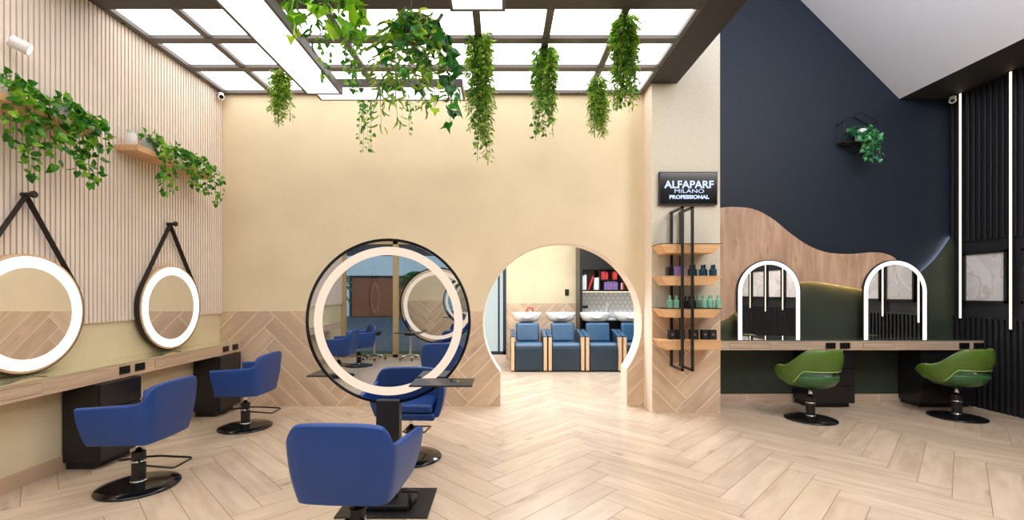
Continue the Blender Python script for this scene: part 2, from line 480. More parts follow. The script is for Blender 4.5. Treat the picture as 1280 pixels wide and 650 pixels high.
# reveal lining of the portal (paler)
mb = MB(); path = [(JR, 0)] + arc + [(JL, 0)]
vs = [(a, YB-.004, b) for a, b in path] + [(a, YB+.294, b) for a, b in path]
def inset(a, b, d):
    dx, dz = CX-a, CZ-b; l = math.hypot(dx, dz); return (a+dx/l*d, b+dz/l*d) if b > .46 else (a+(d if a < CX else -d), b)
ins = [inset(a, b, .008) for a, b in path]
vs += [(a, YB-.004, b) for a, b in ins] + [(a, YB+.294, b) for a, b in ins]
n = len(path); fs = []
for i in range(n-1):
    fs += [(i, i+1, 2*n+i+1, 2*n+i), (2*n+i, 2*n+i+1, 3*n+i+1, 3*n+i), (n+i, n+i+1, 3*n+i+1, 3*n+i)]
mb.add(vs, fs); struct('trim_1', mb, M['pale'])
# wainscot of herringbone plank tile
holeP = [[(math.cos(2*PI*k/96), math.sin(2*PI*k/96), math.cos(2*PI*k/96)*CX+math.sin(2*PI*k/96)*CZ+CR) for k in range(96)],
         [(1, 0, JR), (-1, 0, -JL), (0, 1, .6), (0, -1, 1)]]
WZ = 1.25
def backw(mb):
    n = 60
    low = [(XL, 0), (XL, WZ), (CX-CR-.0, WZ)]
    a0 = math.asin((WZ-CZ)/CR)
    lft = [(CX+CR*math.cos(t), CZ+CR*math.sin(t)) for t in [PI-a0+(aL-(PI-a0))*k/24 for k in range(25)]]
    rgt = [(CX+CR*math.cos(t), CZ+CR*math.sin(t)) for t in [a0+(aR-a0)*k/24 for k in range(25)]]
    mb.prism([(XL, 0), (XL, WZ)] + lft + [(JL, 0)], 'xz', YB-.008, YB, 1)
    mb.prism([(1.9, 0), (1.9, WZ)] + rgt + [(JR, 0)], 'xz', YB-.008, YB, 1)
planks('trim_2', (XL, 1.9, 0, WZ), lambda a, b: (a, YB-.0095, b), M['wains'], M['grout_w'], hole=holeP, back=backw, ox=-.43, oy=.05, gap=.0042)

# ------------------------------------------------------------------ PILLAR
P0, P1, PY = 1.87, 2.716, 5.72
mb = MB(); mb.box(P0, P1, PY, 6.5, 0, 7.6); pil = struct('wall_pillar', mb, M['wallpaper'])
mb = MB(); mb.box(P0-.004, P0, PY, YB, 0, ZC); struct('side_face', mb, M['pale'], pil)
planks('wainscot', (P0, P1, 0, WZ), lambda a, b: (a, PY-.0095, b), M['wains'], M['grout_w'], back=lambda m: m.box(P0, P1, PY-.008, PY, 0, WZ, 1), ox=2.3, oy=.17, gap=.0042, parent=pil)

# ------------------------------------------------------------------ MAIN CEILING: bars, lit panels, bulkhead, beam
mb = MB()
xs = [XL+.6925*k for k in range(9)]
bays = [(4.22, [4.76, 5.37], 5.99), (-3.9, [-3.3+.61*k for k in range(11)], 3.45)]  # second bay, out of view, is added to light the room
for y0, mids, y1 in bays:
    for x in xs[1:-1]: mb.box(x-.035, x+.035, y0, y1, ZC, ZC+.07)
    for y in mids: mb.box(XL, 1.84, y-.05, y+.05, ZC-.004, ZC+.07)
    mb.box(XL, 1.84, y1-.0, y1+.06, ZC-.006, ZC+.1)
    mb.box(XL, XL+.10, y0, y1, ZC-.006, ZC+.1)
    mb.box(1.79, 1.84, y0, y1, ZC-.006, ZC+.1)
cg = struct('ceiling', mb, M['ceilframe'])
mb = MB(); mb.box(XL, 1.84, 3.51, 4.22, ZC-.008, 4.4); mb.box(XL, 1.84, YF, -3.9, ZC-.008, 4.4)
struct('bulkhead', mb, M['bulkhead'], cg)
mb = MB(); mb.box(XL-.1, 2.18, YF, YB+.1, 4.4, 4.5); struct('deck', mb, M['soffit'], cg)
for y0, mids, y1 in bays:
    ys = [y0]+mids+[y1]
    for a, b in zip(xs[:-1], xs[1:]):
        for c, d in zip(ys[:-1], ys[1:]):
            mb = MB(); mb.box(a+.035, b-.035, c+.05 if c != y0 else c, d-.05 if d != y1 else d, ZC+.035, ZC+.045)
            struct('lit_panel', mb, M['panel'], cg)
mb = MB()
for x, y in ((-3.655, 4.45), (-3.655, 5.55), (-2.55, 6.0), (-.62, 6.0), (1.0, 6.0), (1.815, 5.3)):
    mb.lathe([(.012, ZC-.012), (.016, ZC-.004)], (x, y, 0), 10)
struct('fixing', mb, M['blackmetal'], cg)
mb = MB(); mb.box(1.84, 2.18, YF, PY, ZC-.01, 4.5); struct('beam', mb, M['beam'])
mb = MB(); mb.box(2.02, 2.18, YF, PY, 4.5, 7.6); mb.box(1.87, 2.18, PY, 6.5, 7.6, 7.7); struct('wall_upper', mb, M['vault'])

# ------------------------------------------------------------------ ALCOVE (dark zone)
AY = 6.36
mb = MB(); mb.box(P1-.02, XR+.2, AY, AY+.12, 0, 7.8); struct('wall_alcove', mb, M['navy'])
mb = MB(); mb.prism([(5.5, 4.17), (2.1, 7.57), (2.1, 7.72), (5.56, 4.27)], 'xz', YF, AY+.02); struct('ceiling_vault', mb, M['vault'])
mb = MB(); mb.box(5.5, XR+.05, YF, AY, 4.17, 4.3); struct('ceiling_soffit', mb, M['soffit'])
mb = MB(); mb.box(XR, XR+.15, YF, AY+.1, 0, 4.3); wr = struct('wall_right', mb, M['charcoal'])
mb = MB()
y = AY-.03
while y > YF+.1:
    mb.box(XR-.028, XR, y-.038, y, 2.17, 4.17); y -= .07
struct('ribbed_upper_cladding', mb, M['rib'], wr, bevel=.004)
mb = MB(); y = AY-.03
while y > YF+.1:
    mb.box(XR-.028, XR, y-.038, y, .0, 1.16); y -= .07
mb.box(XR-.03, XR, YF, AY, 1.155, 1.175)
struct('ribbed_lower_cladding', mb, M['rib'], wr, bevel=.004)
# green plaster panel
def pp(L, Y): return [(PX(x, Y), PZ(y, Y)) for x, y in L]
gy = 6.30
gtop = pp([(872, 360), (905, 345), (960, 318), (1000, 325), (1040, 335), (1078, 342), (1110, 348), (1135, 347), (1152, 340), (1168, 326), (1181, 310), (1193, 292)], gy)
gc = [(p.x, p.y) for p in catmull([(a, b, 0) for a, b in gtop], 6)]
mb = MB(); mb.prism([(P1-.01, 0), (P1-.01, gc[0][1])] + gc + [(XR, gc[-1][1]+.02), (XR, 0)], 'xz', gy, gy+.02)
gp = struct('wall_green_panel', mb, M['greenwall'])
rc = [p for p in gc if p[0] > PX(1138, gy)]
mb = MB(); mb.tube([(a+.012, gy+.036, b-.022) for a, b in rc], .006, 6)
struct('cove_light', mb, emat('cove_led', (235, 240, 255), 16), gp)
# wooden wave
wy = 6.235
wt = catmull([(a, b, 0) for a, b in pp([(868, 266), (900, 260), (918, 259), (941, 261.5), (964, 273), (987, 291.5), (1010, 307), (1033, 315.5), (1061, 317.5), (1088, 315.5), (1105, 317), (1118, 323), (1126, 334)], wy)], 6)
wbm = catmull([(a, b, 0) for a, b in pp([(868, 414), (899, 402), (909, 397.6), (921, 388), (945, 370), (972, 357), (1000, 352.5), (1024, 352.5), (1047, 356), (1077, 361), (1100, 362), (1118, 352), (1126, 334)], wy)], 6)
poly = [(p.x, p.y) for p in wt] + [(p.x, p.y) for p in reversed(wbm[:-1])]
wave = thing('wave_wall_panel', 'wavy oak panel on the dark wall with warm light glowing along its lower edge', 'wall panel', (4.2, wy, 1.6))
mb = MB(); mb.prism(poly, 'xz', wy-.012, wy+.012); mb.build('oak_board', M['oak'], wave)
mb = MB(); mb.tube([(p.x, wy+.032, p.y+.012) for p in wbm[:-8]], .006, 6); mb.build('led_strip', M['ledwarm'], wave)
# baseboard alcove
mb = MB(); mb.box(P1, XR, gy-.015, gy, 0, .105)
for x in (3.35, 4.25, 5.15): mb.box(x, x+.006, gy-.0165, gy-.014, 0, .105, 1)
struct('baseboard_alcove', mb, [M['counterwood_x'], M['grout_w']])

# LED strips on right wall
def led(y, z0, k):
    t = thing('led_batten', k, 'light strip', (XR-.03, y, z0), group='vertical light strips on the black wall')
    mb = MB(); mb.box(XR-.045, XR-.024, y-.018, y+.018, z0, 4.165); mb.build('channel', M['blackmetal'], t)
    mb = MB(); mb.box(XR-.052, XR-.044, y-.011, y+.011, z0+.01, 4.16); mb.build('diffuser', M['ledstrip'], t)
leds = [(6.17, 1.14), (5.56, 1.04)]+[(4.92-.66*i, 1.10-.06*(i % 2)) for i in range(9)]
for i, (y, z) in enumerate(leds):
    led(y, z, ['vertical warm light strip in the corner of the black ribbed wall', 'vertical warm light strip between the two framed prints'][i] if i < 2 else 'warm light strip on the black wall, seen only in the arched mirrors')
def art(y, k, lab):
    t = thing('framed_print', lab, 'picture', (XR-.03, y, 1.36), group='framed prints on the black wall')
    w, h, zc = .265, .33, 1.69
    mb = MB()
    for a in ((y-w, y+w, zc-h, zc-h+.03), (y-w, y+w, zc+h-.03, zc+h), (y-w, y-w+.03, zc-h, zc+h), (y+w-.03, y+w, zc-h, zc+h)):
        mb.box(XR-.035, XR-.001, a[0], a[1], a[2], a[3])
    mb.build('frame', M['matte_black'], t)
    mb = MB(); mb.box(XR-.018, XR-.008, y-w+.03, y+w-.03, zc-h+.03, zc+h-.03); mb.build('print', artmat('abstract_print', k*3.1), t)
art(5.885, 0, 'framed pale abstract print nearest the corner of the black wall')
art(5.20, 1, 'framed pale abstract print cut off by the edge, beyond the second light strip')
for i in range(9): art(4.58-.66*i, i+2, 'framed pale abstract print seen only in the arched mirrors')

# ------------------------------------------------------------------ COUNTERS
def sockets(t, face, pts):
    for a, z in pts:
        mb = MB()
        if face == 'x': mb.box(-3.422, -3.408, a-.055, a+.055, z-.034, z+.034); mb.box(-3.409, -3.405, a-.028, a+.028, z-.02, z+.02)
        else: mb.box(a-.06, a+.06, 5.866, 5.884, z-.037, z+.037); mb.box(a-.03, a+.03, 5.862, 5.867, z-.02, z+.02)
        mb.build('socket', M['blackplastic'], t, bevel=.003)
ct = thing('styling_counter', 'long pale wood counter with glass top under the round strap mirrors', 'counter', (-3.56, 1.5, .72))
mb = MB(); mb.box(XL+.001, -3.42, -3.3, YB-.012, .725, .846); mb.build('carcass', M['counterwood'], ct, bevel=.002)
mb = MB(); mb.box(XL+.001, -3.418, -3.3, YB-.012, .8465, .860); mb.build('glass_top', M['glasstop'], ct)
def drawer(t, y0, y1):
    mb = MB(); z0, z1 = .755, .825
    mb.box(-3.421, -3.4165, y0, y1, z0, z1); mb.build('drawer_front', M['counterwood'], t)
    mb = MB()
    for a in ((y0-.003, y1+.003, z0-.003, z0), (y0-.003, y1+.003, z1, z1+.003), (y0-.003, y0, z0, z1), (y1, y1+.003, z0, z1)):
        mb.box(-3.4205, -3.4185, *a)
    mb.build('drawer_gap', M['grout'], t)
for y0, y1 in ((4.54, 5.02), (2.9, 3.42), (1.4, 1.9), (-.1, .4), (-2.6, -2.1)): drawer(ct, y0, y1)
sockets(ct, 'x', [(4.17, .795), (4.345, .795), (5.70, .795), (5.90, .795), (2.6, .795), (2.42, .795), (-1.2, .795), (-1.4, .795)])
cabs = []
for i, (y0, lab) in enumerate(((3.86, 'black drawer unit under the counter behind the nearer blue chair'), (5.50, 'black drawer unit under the counter beside the cream corner'), (-1.6, 'black drawer unit under the counter near the front window'))):
    t = thing('drawer_cabinet', lab, 'cabinet', (-3.5, y0+.22, .06), group='black drawer units')
    mb = MB(); mb.box(XL+.014, -3.385, y0, y0+.44, .07, .722); mb.build('carcass', M['cabinet'], t, bevel=.003)
    for z0, z1 in ((.075, .285), (.292, .50), (.507, .717)):
        mb = MB(); mb.box(-3.384, -3.365, y0+.004, y0+.436, z0, z1); mb.build('drawer', M['cabinet'], t, bevel=.003)
    mb = MB(); mb.box(XL+.02, -3.45, y0+.03, y0+.41, 0, .07); mb.build('plinth', M['matte_black'], t)
cr = thing('styling_counter', 'pale wood counter with dark glass top under the arched mirrors', 'counter', (4.4, 6.1, .75))
mb = MB(); mb.box(P1+.001, XR-.03, 5.885, gy-.001, .755, .872); mb.build('carcass', M['counterwood_x'], cr, bevel=.002)
mb = MB(); mb.box(P1+.001, XR-.03, 5.883, gy-.001, .8725, .885); mb.build('glass_top', M['glasstop_g'], cr)
for x0, x1 in ((2.92, 3.44), (4.63, 5.02)):
    mb = MB(); z0, z1 = .785, .845
    mb.box(x0, x1, 5.8815, 5.886, z0, z1); mb.build('drawer_front', M['counterwood_x'], cr)
    mb = MB()
    for a in ((x0-.004, x1+.004, z0-.004, z0), (x0-.004, x1+.004, z1, z1+.004), (x0-.004, x0, z0, z1), (x1, x1+.004, z0, z1)):
        mb.box(a[0], a[1], 5.8835, 5.8845, a[2], a[3])
    mb.build('drawer_gap', M['grout'], cr)
sockets(cr, 'y', [(PX(1038, 5.88), .815), (PX(1056, 5.88), .815), (PX(1205, 5.88), .815), (PX(1223, 5.88), .815)])
for x0, x1, lab in ((3.98, 4.56, 'black cabinet under the dark-topped counter behind the middle green chair'), (5.42, 6.12, 'black cabinet under the dark-topped counter in the dark corner')):
    t = thing('drawer_cabinet', lab.replace('middle ', 'first '), 'cabinet', ((x0+x1)/2, 6.1, 0), group='black drawer units')
    mb = MB(); mb.box(x0, x1, 5.95, gy-.016, .06, .752); mb.build('carcass', M['cabinet'], t, bevel=.003)
    for z0, z1 in ((.065, .285), (.292, .51), (.517, .747)):
        mb = MB(); mb.box(x0+.004, x1-.004, 5.932, 5.949, z0, z1); mb.build('drawer', M['cabinet'], t, bevel=.003)
    mb = MB(); mb.box(x0+.03, x1-.03, 6.0, gy-.02, 0, .06); mb.build('plinth', M['matte_black'], t)

# ------------------------------------------------------------------ STRAP MIRRORS (left wall)
def strap_mirror(y, lab):
    t = thing('strap_mirror', lab, 'mirror', (XL+.04, y, .87), group='round strap mirrors on the slatted wall')
    R, zc, x0 = .455, 1.335, XL+.032
    mb = MB(); mb.lathe([(R, 0), (R, .055), (R-.018, .06), (R-.018, .052)], (x0, y, zc), 96, 'x'); mb.build('wood_rim', M['mwood'], t, smooth=False)
    mb = MB(); mb.ring(R-.018, R-.104, .052, .059, (x0, y, zc), 96, 'x'); mb.build('light_ring', M['ringwhite'], t)
    mb = MB(); mb.lathe([(R-.104, .05), (R-.104, .056)], (x0, y, zc), 96, 'x'); mb.build('glass', M['mirror'], t)
    # strap: wraps the rim and rises to the peg
    zp = 2.235; rr = R+.004; d = zp-zc; al = math.acos(rr/d)  # tangent angle from the vertical
    pts = [(y, zp)]
    for k in range(61):
        a = PI/2 - al - (2*PI-2*al)*k/60
        pts.append((y+rr*math.cos(a), zc+rr*math.sin(a)))
    pts.append((y, zp)); th = .006; vs = []; fs = []; n = len(pts)
    for i, (a, b) in enumerate(pts):
        p0 = pts[max(i-1, 0)]; p1 = pts[min(i+1, n-1)]; tx, tz = p1[0]-p0[0], p1[1]-p0[1]; l = math.hypot(tx, tz) or 1
        nx, nz = tz/l, -tx/l
        if (a-y)*nx+(b-zc)*nz < 0: nx, nz = -nx, -nz
        if i in (0, n-1): nx, nz = 0, 1
        for dx, dn in ((.0, 0), (.05, 0), (.05, th), (.0, th)): vs.append((x0+.003+dx, a+nx*dn, b+nz*dn))
    for i in range(n-1):
        for k in range(4): fs.append((i*4+k, i*4+(k+1) % 4, i*4+4+(k+1) % 4, i*4+4+k))
    fs += [(0, 1, 2, 3), ((n-1)*4+3, (n-1)*4+2, (n-1)*4+1, (n-1)*4)]
    mb = MB(); mb.add(vs, fs); mb.build('strap', M['leather'], t)
    mb = MB(); mb.lathe([(.016, 0), (.016, .085), (.026, .087), (.028, .105), (.022, .112)], (x0-.01, y, zp+.012), 20, 'x'); mb.build('peg', M['blackmetal'], t, smooth=False)
strap_mirror(5.05, 'round lit mirror hung by black strap beside the cream corner')
strap_mirror(3.52, 'round lit mirror hung by black strap, cut by the photo edge')
strap_mirror(-1.6, 'round lit strap mirror near the front window, seen only as a reflection')

# ------------------------------------------------------------------ WALL SHELVES (left)
def wshelf(y0, y1, z, lab):
    mb = MB(); mb.box(XL+.029, -3.45, y0, y1, z-.055, z)
    single('wall_shelf', mb, M['shelfwood_y'], lab, 'shelf', bevel=.003, group='wooden shelves on the slatted wall')
wshelf(4.36, 5.50, 2.90, 'pale wooden wall shelf with trailing vines above the farther strap mirror')
wshelf(2.70, 3.93, 2.88, 'pale wooden wall shelf with trailing vines above the nearer strap mirror')

# ------------------------------------------------------------------ LEAVES
SH = {
 'heart': [(.34, -.08), (.47, .18), (.33, .58)],
 'ivy': [(.42, -.16), (.55, .22), (.24, .52)],
 'lance': [(.07, .05), (.11, .35), (.07, .7)],
 'maple': [(.5, -.1), (.62, .35), (.26, .55)],
}
def leaf(mb, p, d, size, shape='heart', rnd=None, droop=.25):
    d = Vector(d).normalized(); r = Vector((random.gauss(0, 1), random.gauss(0, 1), random.gauss(0, 1)))
    s = d.cross(r)
    if s.length < 1e-3: s = d.cross(Vector((1, 0, .2)))
    s.normalize(); nn = s.cross(d).normalized(); p = Vector(p)
    q = SH[shape]
    def at(x, y, z): return p + s*x*size + d*y*size + nn*z*size
    c = -droop
    vs = [at(0, 0, 0), at(0, .4, .05), at(0, 1, c*.6)]
    vs += [at(x, y, .14+c*y*y*.4) for x, y in q] + [at(-x, y, .14+c*y*y*.4) for x, y in q]
    fs = [(0, 3, 4, 1), (1, 4, 5, 2), (0, 1, 7, 6), (1, 2, 8, 7)]
    mb.add(vs, fs, 0, random.random() if rnd is None else rnd)

def strand(lm, sm, p0, vel, length, shape, size, dens=.045, sway=.22, down=.22, clampx=None, clampy=None, rb=(0, 1), taper=.35, stemr=.0022, petiole=.02):
    p = Vector(p0); v = Vector(vel).normalized(); pts = [p.copy()]; st = .025; n = max(3, int(length/st)); acc = 0
    for i in range(n):
        v = (v*.85 + Vector((0, 0, -down)) + Vector((random.gauss(0, sway), random.gauss(0, sway), random.gauss(0, sway*.6)))*.4).normalized()
        p = p + v*st
        if clampx is not None and p.x < clampx: p.x = clampx
        if clampy is not None and p.y > clampy: p.y = clampy
        pts.append(p.copy()); acc += st
        if acc >= dens:
            acc = 0; t = i/n
            for s in range(1 if shape in ('heart', 'ivy', 'maple') else 2):
                a = random.uniform(0, 2*PI); o = Vector((math.cos(a), math.sin(a), random.uniform(-.9, .2)))
                q = p + o*petiole
                if clampx is not None: q.x = max(q.x, clampx)
                leaf(lm, q, o+Vector((0, 0, -.35)), size*random.uniform(.65, 1.15)*(1-taper*t), shape, random.uniform(*rb))
    leaf(lm, p, v, size*.7, shape, random.uniform(*rb))
    sm.tube(pts[::2]+[pts[-1]], stemr, 4)
    return pts

def plant_parts(t, lm, sm, m, nm='foliage'):
    o = lm.build(nm, m, t); s = sm.build('stems', M['stem'], t); return o

def pot_mb(x, y, z, r=.07, h=.13): 
    mb = MB(); mb.lathe([(r*.72, 0), (r*.8, .01), (r, h), (r*.9, h), (r*.85, h-.02), (.001, h-.02)], (x, y, z), 28); return mb

def shelf_plant(y, z, strands, lab, size=.088, potm='greypot', rb=(0, 1)):
    x = -3.575
    t = thing('potted_vine', lab, 'plant', (x, y, z), group='trailing vines on the wall shelves')
    pot_mb(x, y, z).build('pot', M[potm], t, smooth=True)
    lm, sm = MB(), MB()
    for k in range(8):
        a = random.uniform(0, 2*PI); strand(lm, sm, (x, y, z+.12), (math.cos(a)*.5+.3, math.sin(a)*.5, 1.0), .10, 'heart', size*.95, .028, clampx=XL+.05, rb=rb)
    for dy, ln in strands:
        strand(lm, sm, (x+.03, y+dy*.25, z+.13), (.6, dy*.45, .5), ln*.85+.2, 'heart', size, .022, sway=.17, down=.34, clampx=XL+.05, rb=rb)
    plant_parts(t, lm, sm, M['lf_mid'])
shelf_plant(3.36, 2.88, [(.0, .62), (.35, .5), (-.4, .4), (.1, .35), (-.15, .65), (.6, .3)], 'leafy vine hanging lowest from the nearer wall shelf, close to the photo edge', size=.085)
shelf_plant(3.76, 2.88, [(.1, .3), (.4, .5), (-.25, .5), (.6, .2), (0, .42), (.2, .6)], 'bright vine in grey pot at the far end of the nearer wall shelf', size=.085)
shelf_plant(4.66, 2.90, [(0, .3), (.3, .45), (-.2, .5), (.5, .2)], 'vine in pale pot at the near end of the farther wall shelf', size=.075)
shelf_plant(5.05, 2.90, [(0, .28), (.3, .32), (-.3, .12), (.1, .2)], 'short vine in pot at the middle of the farther wall shelf', size=.08, potm='white')
shelf_plant(5.36, 2.90, [(0, .3), (.4, .42), (-.2, .3), (.7, .35)], 'vine at the cream-wall end of the farther wall shelf', size=.075, potm='white')
mb = MB(); mb.lathe([(.03, 0), (.045, .01), (.045, .11), (.03, .14), (.04, .15)], (-3.57, 4.44, 2.90), 24)
single('glass_jar', mb, M['white'], 'small white jar at the bare near end of the farther shelf', 'jar', smooth=True)

# hanging vines from the ceiling grid
def hang(px, Y, y0, y1, spread, kinds, lab, top=None, n=10, group='artificial vines hanging from the ceiling grid', sz=.05):
    n = int(n*1.5)
    x = PX(px, Y); z0 = PZ(y0, Y); z1 = PZ(y1, Y); L = z0-z1
    t = thing('hanging_vine', lab, 'plant', (x, Y, ZC-.01 if top is None else top), group=group)
    mb = MB(); mb.tube([(x, Y, (ZC+.01) if top is None else top), (x, Y, z0-.05)], .004, 6); mb.build('cord', M['blackmetal'], t)
    for nm, m, shape, size, frac in kinds:
        lm, sm = MB(), MB()
        for k in range(int(n*frac)):
            a = random.uniform(0, 2*PI); r = random.random()**.5*spread
            l = L*random.uniform(.45, 1.0)
            strand(lm, sm, (x+math.cos(a)*r*.4, Y+math.sin(a)*r*.4, z0-random.random()*L*.15), (math.cos(a)*r*5, math.sin(a)*r*5, -.5), l*.95, shape, size, .03 if shape != 'lance' else .018, sway=.2, down=.5)
        o = lm.build(nm, m, t); sm.build('stems', M['stem'], o)
FERN = lambda f=1, s=.09: ('fern_foliage', M['lf_fern'], 'lance', s, f)
SM = lambda f=1, s=.06: ('leaf_foliage', M['lf_mid'], 'heart', s, f)
hang(600, 4.76, 17, 190, .16, [FERN(1.3), SM(.8, .06)], 'longest vine bundle hanging from the lit ceiling grid, middle of the room', n=14)
hang(681, 5.0, 48, 166, .17, [SM(1.2, .065), FERN(.8)], 'leafy vine bundle hanging from the grid above the round doorway', n=14)
hang(780, 4.40, 14, 128, .15, [SM(1.2, .065), FERN(1.1)], 'dense vine bundle hanging nearest the dark beam', n=16)
hang(747, 5.37, 92, 170, .12, [FERN(1.5, .08), SM(.25)], 'feathery light-green fern hanging behind the dense bundle by the beam', n=12)
hang(350, 5.37, 84, 150, .11, [FERN(1.6, .085)], 'feathery fern hanging alone between the slatted wall and the long lamp', n=12)
hang(455, 5.37, 96, 186, .14, [SM(.5, .06)], 'sparse small-leaved vine hanging below the crosswise lamp over the big round mirror', n=12)
hang(517, 5.37, 96, 162, .08, [SM(.3, .06)], 'thin short vine hanging below the crosswise lamp beside the basket', n=10)

# hanging baskets
def basket(x, y, z, lab, sets):
    t = thing('hanging_basket', lab, 'plant', (x, y, z), group='hanging planters in front of the lit ceiling')
    mb = MB(); mb.lathe([(.05, 0), (.10, .03), (.125, .10), (.13, .17), (.12, .17), (.11, .12)], (x, y, z), 28)
    mb.build('basket', M['matte_black'], t, smooth=True)
    mb = MB()
    for k in range(3):
        a = 2*PI*k/3+.4; mb.tube([(x+.125*math.cos(a), y+.125*math.sin(a), z+.165), (x, y, ZC-.004)], .003, 5)
    mb.build('cord', M['blackmetal'], t)
    for nm, m, shape, size, lst, dens in sets:
        lm, sm = MB(), MB()
        for dx, dy, ln in lst:
            strand(lm, sm, (x+dx*.1, y+dy*.1, z+.16), (dx, dy, .25), ln, shape, size, dens, sway=.16, down=.28, rb=(0, 1), petiole=.03)
        o = lm.build(nm, m, t); sm.build('stems', M['stem'], o)
R_ = random.uniform
basket(PX(519, 3.6), 3.62, 3.46, 'black hanging basket overflowing with dark ivy, ferns and pale trailing sprigs', [
    ('ivy_foliage', M['lf_ivy'], 'ivy', .125, [(1.3, 0, .85), (1.5, -.4, .6), (1.2, .3, .75), (-.8, -.4, .4), (-1, .2, .55), (-.4, -1, .35), (.4, -1, .45), (.6, .8, .6), (-.7, .8, .5), (0, 1, .5), (-.2, -.9, .6), (.8, -.7, .35), (-1, -.6, .35), (1, .1, .5)], .055),
    ('sprig_foliage', M['lf_fern'], 'lance', .13, [(-1.2, -.2, .55), (-1.3, .1, .7), (-1.5, 0, .85), (-.6, -.8, .75), (.2, -1, .6), (.6, -.6, .75), (-.1, -.6, .8), (.9, .1, .7), (-.9, .6, .8), (.1, .8, .7)], .042),
    ('lime_foliage', M['lf_lime'], 'maple', .085, [(.25, -1, .3), (.5, -1, .5), (.3, -.2, .8), (-.5, -1, .3)], .07)])
basket(PX(403, 3.55), 3.60, 3.82, 'hanging planter with large lime leaves beside the long ceiling lamp', [
    ('lime_foliage', M['lf_lime'], 'maple', .17, [(.8, -.4, .5), (.6, .3, .5), (-.5, -.6, .6), (.2, -1, .45), (-.9, 0, .5), (.4, -.3, .6)], .065),
    ('palm_foliage', M['lf_mid'], 'lance', .17, [(-1.2, -.3, .35), (-1.3, .3, .4), (-.9, -.8, .35), (-.6, .6, .5)], .035),
    ('leaf_foliage', M['lf_mid'], 'heart', .06, [(.4, 0, .95), (.2, -.5, .85), (.8, .4, .9), (0, .3, .8), (.5, -.2, 1.0), (.9, 0, .8), (.6, .1, .9)], .025)])

# ------------------------------------------------------------------ LINEAR LAMPS
def lamp(x0, x1, y0, y1, z, lab, cords):
    t = thing('linear_ceiling_lamp', lab, 'ceiling lamp', ((x0+x1)/2, (y0+y1)/2, z), group='suspended lit panels')
    f = .022; mb = MB()
    mb.box(x0, x1, y0, y0+f, z, z+.08); mb.box(x0, x1, y1-f, y1, z, z+.08); mb.box(x0, x0+f, y0+f, y1-f, z, z+.08); mb.box(x1-f, x1, y0+f, y1-f, z, z+.08)
    mb.box(x0+f, x1-f, y0+f, y1-f, z+.06, z+.08)
    mb.build('housing', M['ceilframe'], t)
    mb = MB(); mb.box(x0+f, x1-f, y0+f, y1-f, z+.004, z+.012); mb.build('diffuser', M['panel2'], t)
    for a, b in cords:
        mb = MB(); mb.tube([(a, b, z+.08), (a, b, ZC-.002)], .0025, 5); mb.build('cord', M['blackmetal'], t)
lamp(-1.975, -1.61, .6, 4.66, 3.50, 'long lit panel lamp running from the camera towards the cream wall', [(-1.79, 1.0), (-1.79, 3.9)])
lamp(-2.03, -.41, 4.81, 5.17, 3.65, 'crosswise lit panel lamp in front of the cream wall', [(-1.61, 5.0), (-.9, 5.0)])
lamp(-.365, .026, .8, 3.28, 3.50, 'lit panel lamp cut off at the top edge beside the longest vine', [(-.2, 1.2), (-.2, 3.0)])

# ------------------------------------------------------------------ CHAIR BASE
def chair_base(t, foot=True, lift=.40):
    mb = MB(); mb.lathe([(.272, 0), (.275, .008), (.268, .018), (.20, .032), (.10, .042), (.055, .05), (.001, .05)], (0, 0, 0), 64)
    b = mb.build('base_plate', M['gloss_black'], t, smooth=True)
    mb = MB(); mb.lathe([(.047, .048), (.05, .06), (.047, .065), (.047, .27), (.035, .275), (.001, .275)], (0, 0, 0), 28)
    c = mb.build('column', M['blackmetal'], t, smooth=False)
    mb = MB(); mb.lathe([(.056, .046), (.058, .052), (.05, .058)], (0, 0, 0), 32); mb.build('chrome_collar', M['chrome'], c, smooth=True)
    mb = MB(); mb.lathe([(.049, .19), (.0505, .2), (.049, .21)], (0, 0, 0), 28); mb.build('chrome_band', M['chrome'], c, smooth=True)
    mb = MB(); mb.lathe([(.021, .27), (.021, lift)], (0, 0, 0), 20); mb.build('piston', M['chrome'], t, smooth=True)
    mb = MB(); mb.box(-.1, .1, -.1, .1, lift-.02, lift+.004); mb.build('seat_bracket', M['blackmetal'], t, bevel=.004)
    if foot:
        mb = MB(); pts = [(-.04, -.03, .215), (-.1, -.10, .20), (-.11, -.33, .185), (-.09, -.345, .183), (.09, -.345, .183), (.11, -.33, .185), (.1, -.10, .20), (.04, -.03, .215)]
        mb.tube(pts, .008, 8); mb.tube([(0, .04, .215), (0, .15, .2)], .009, 8)
        mb.build('foot_bar', M['blackmetal'], t, smooth=True)

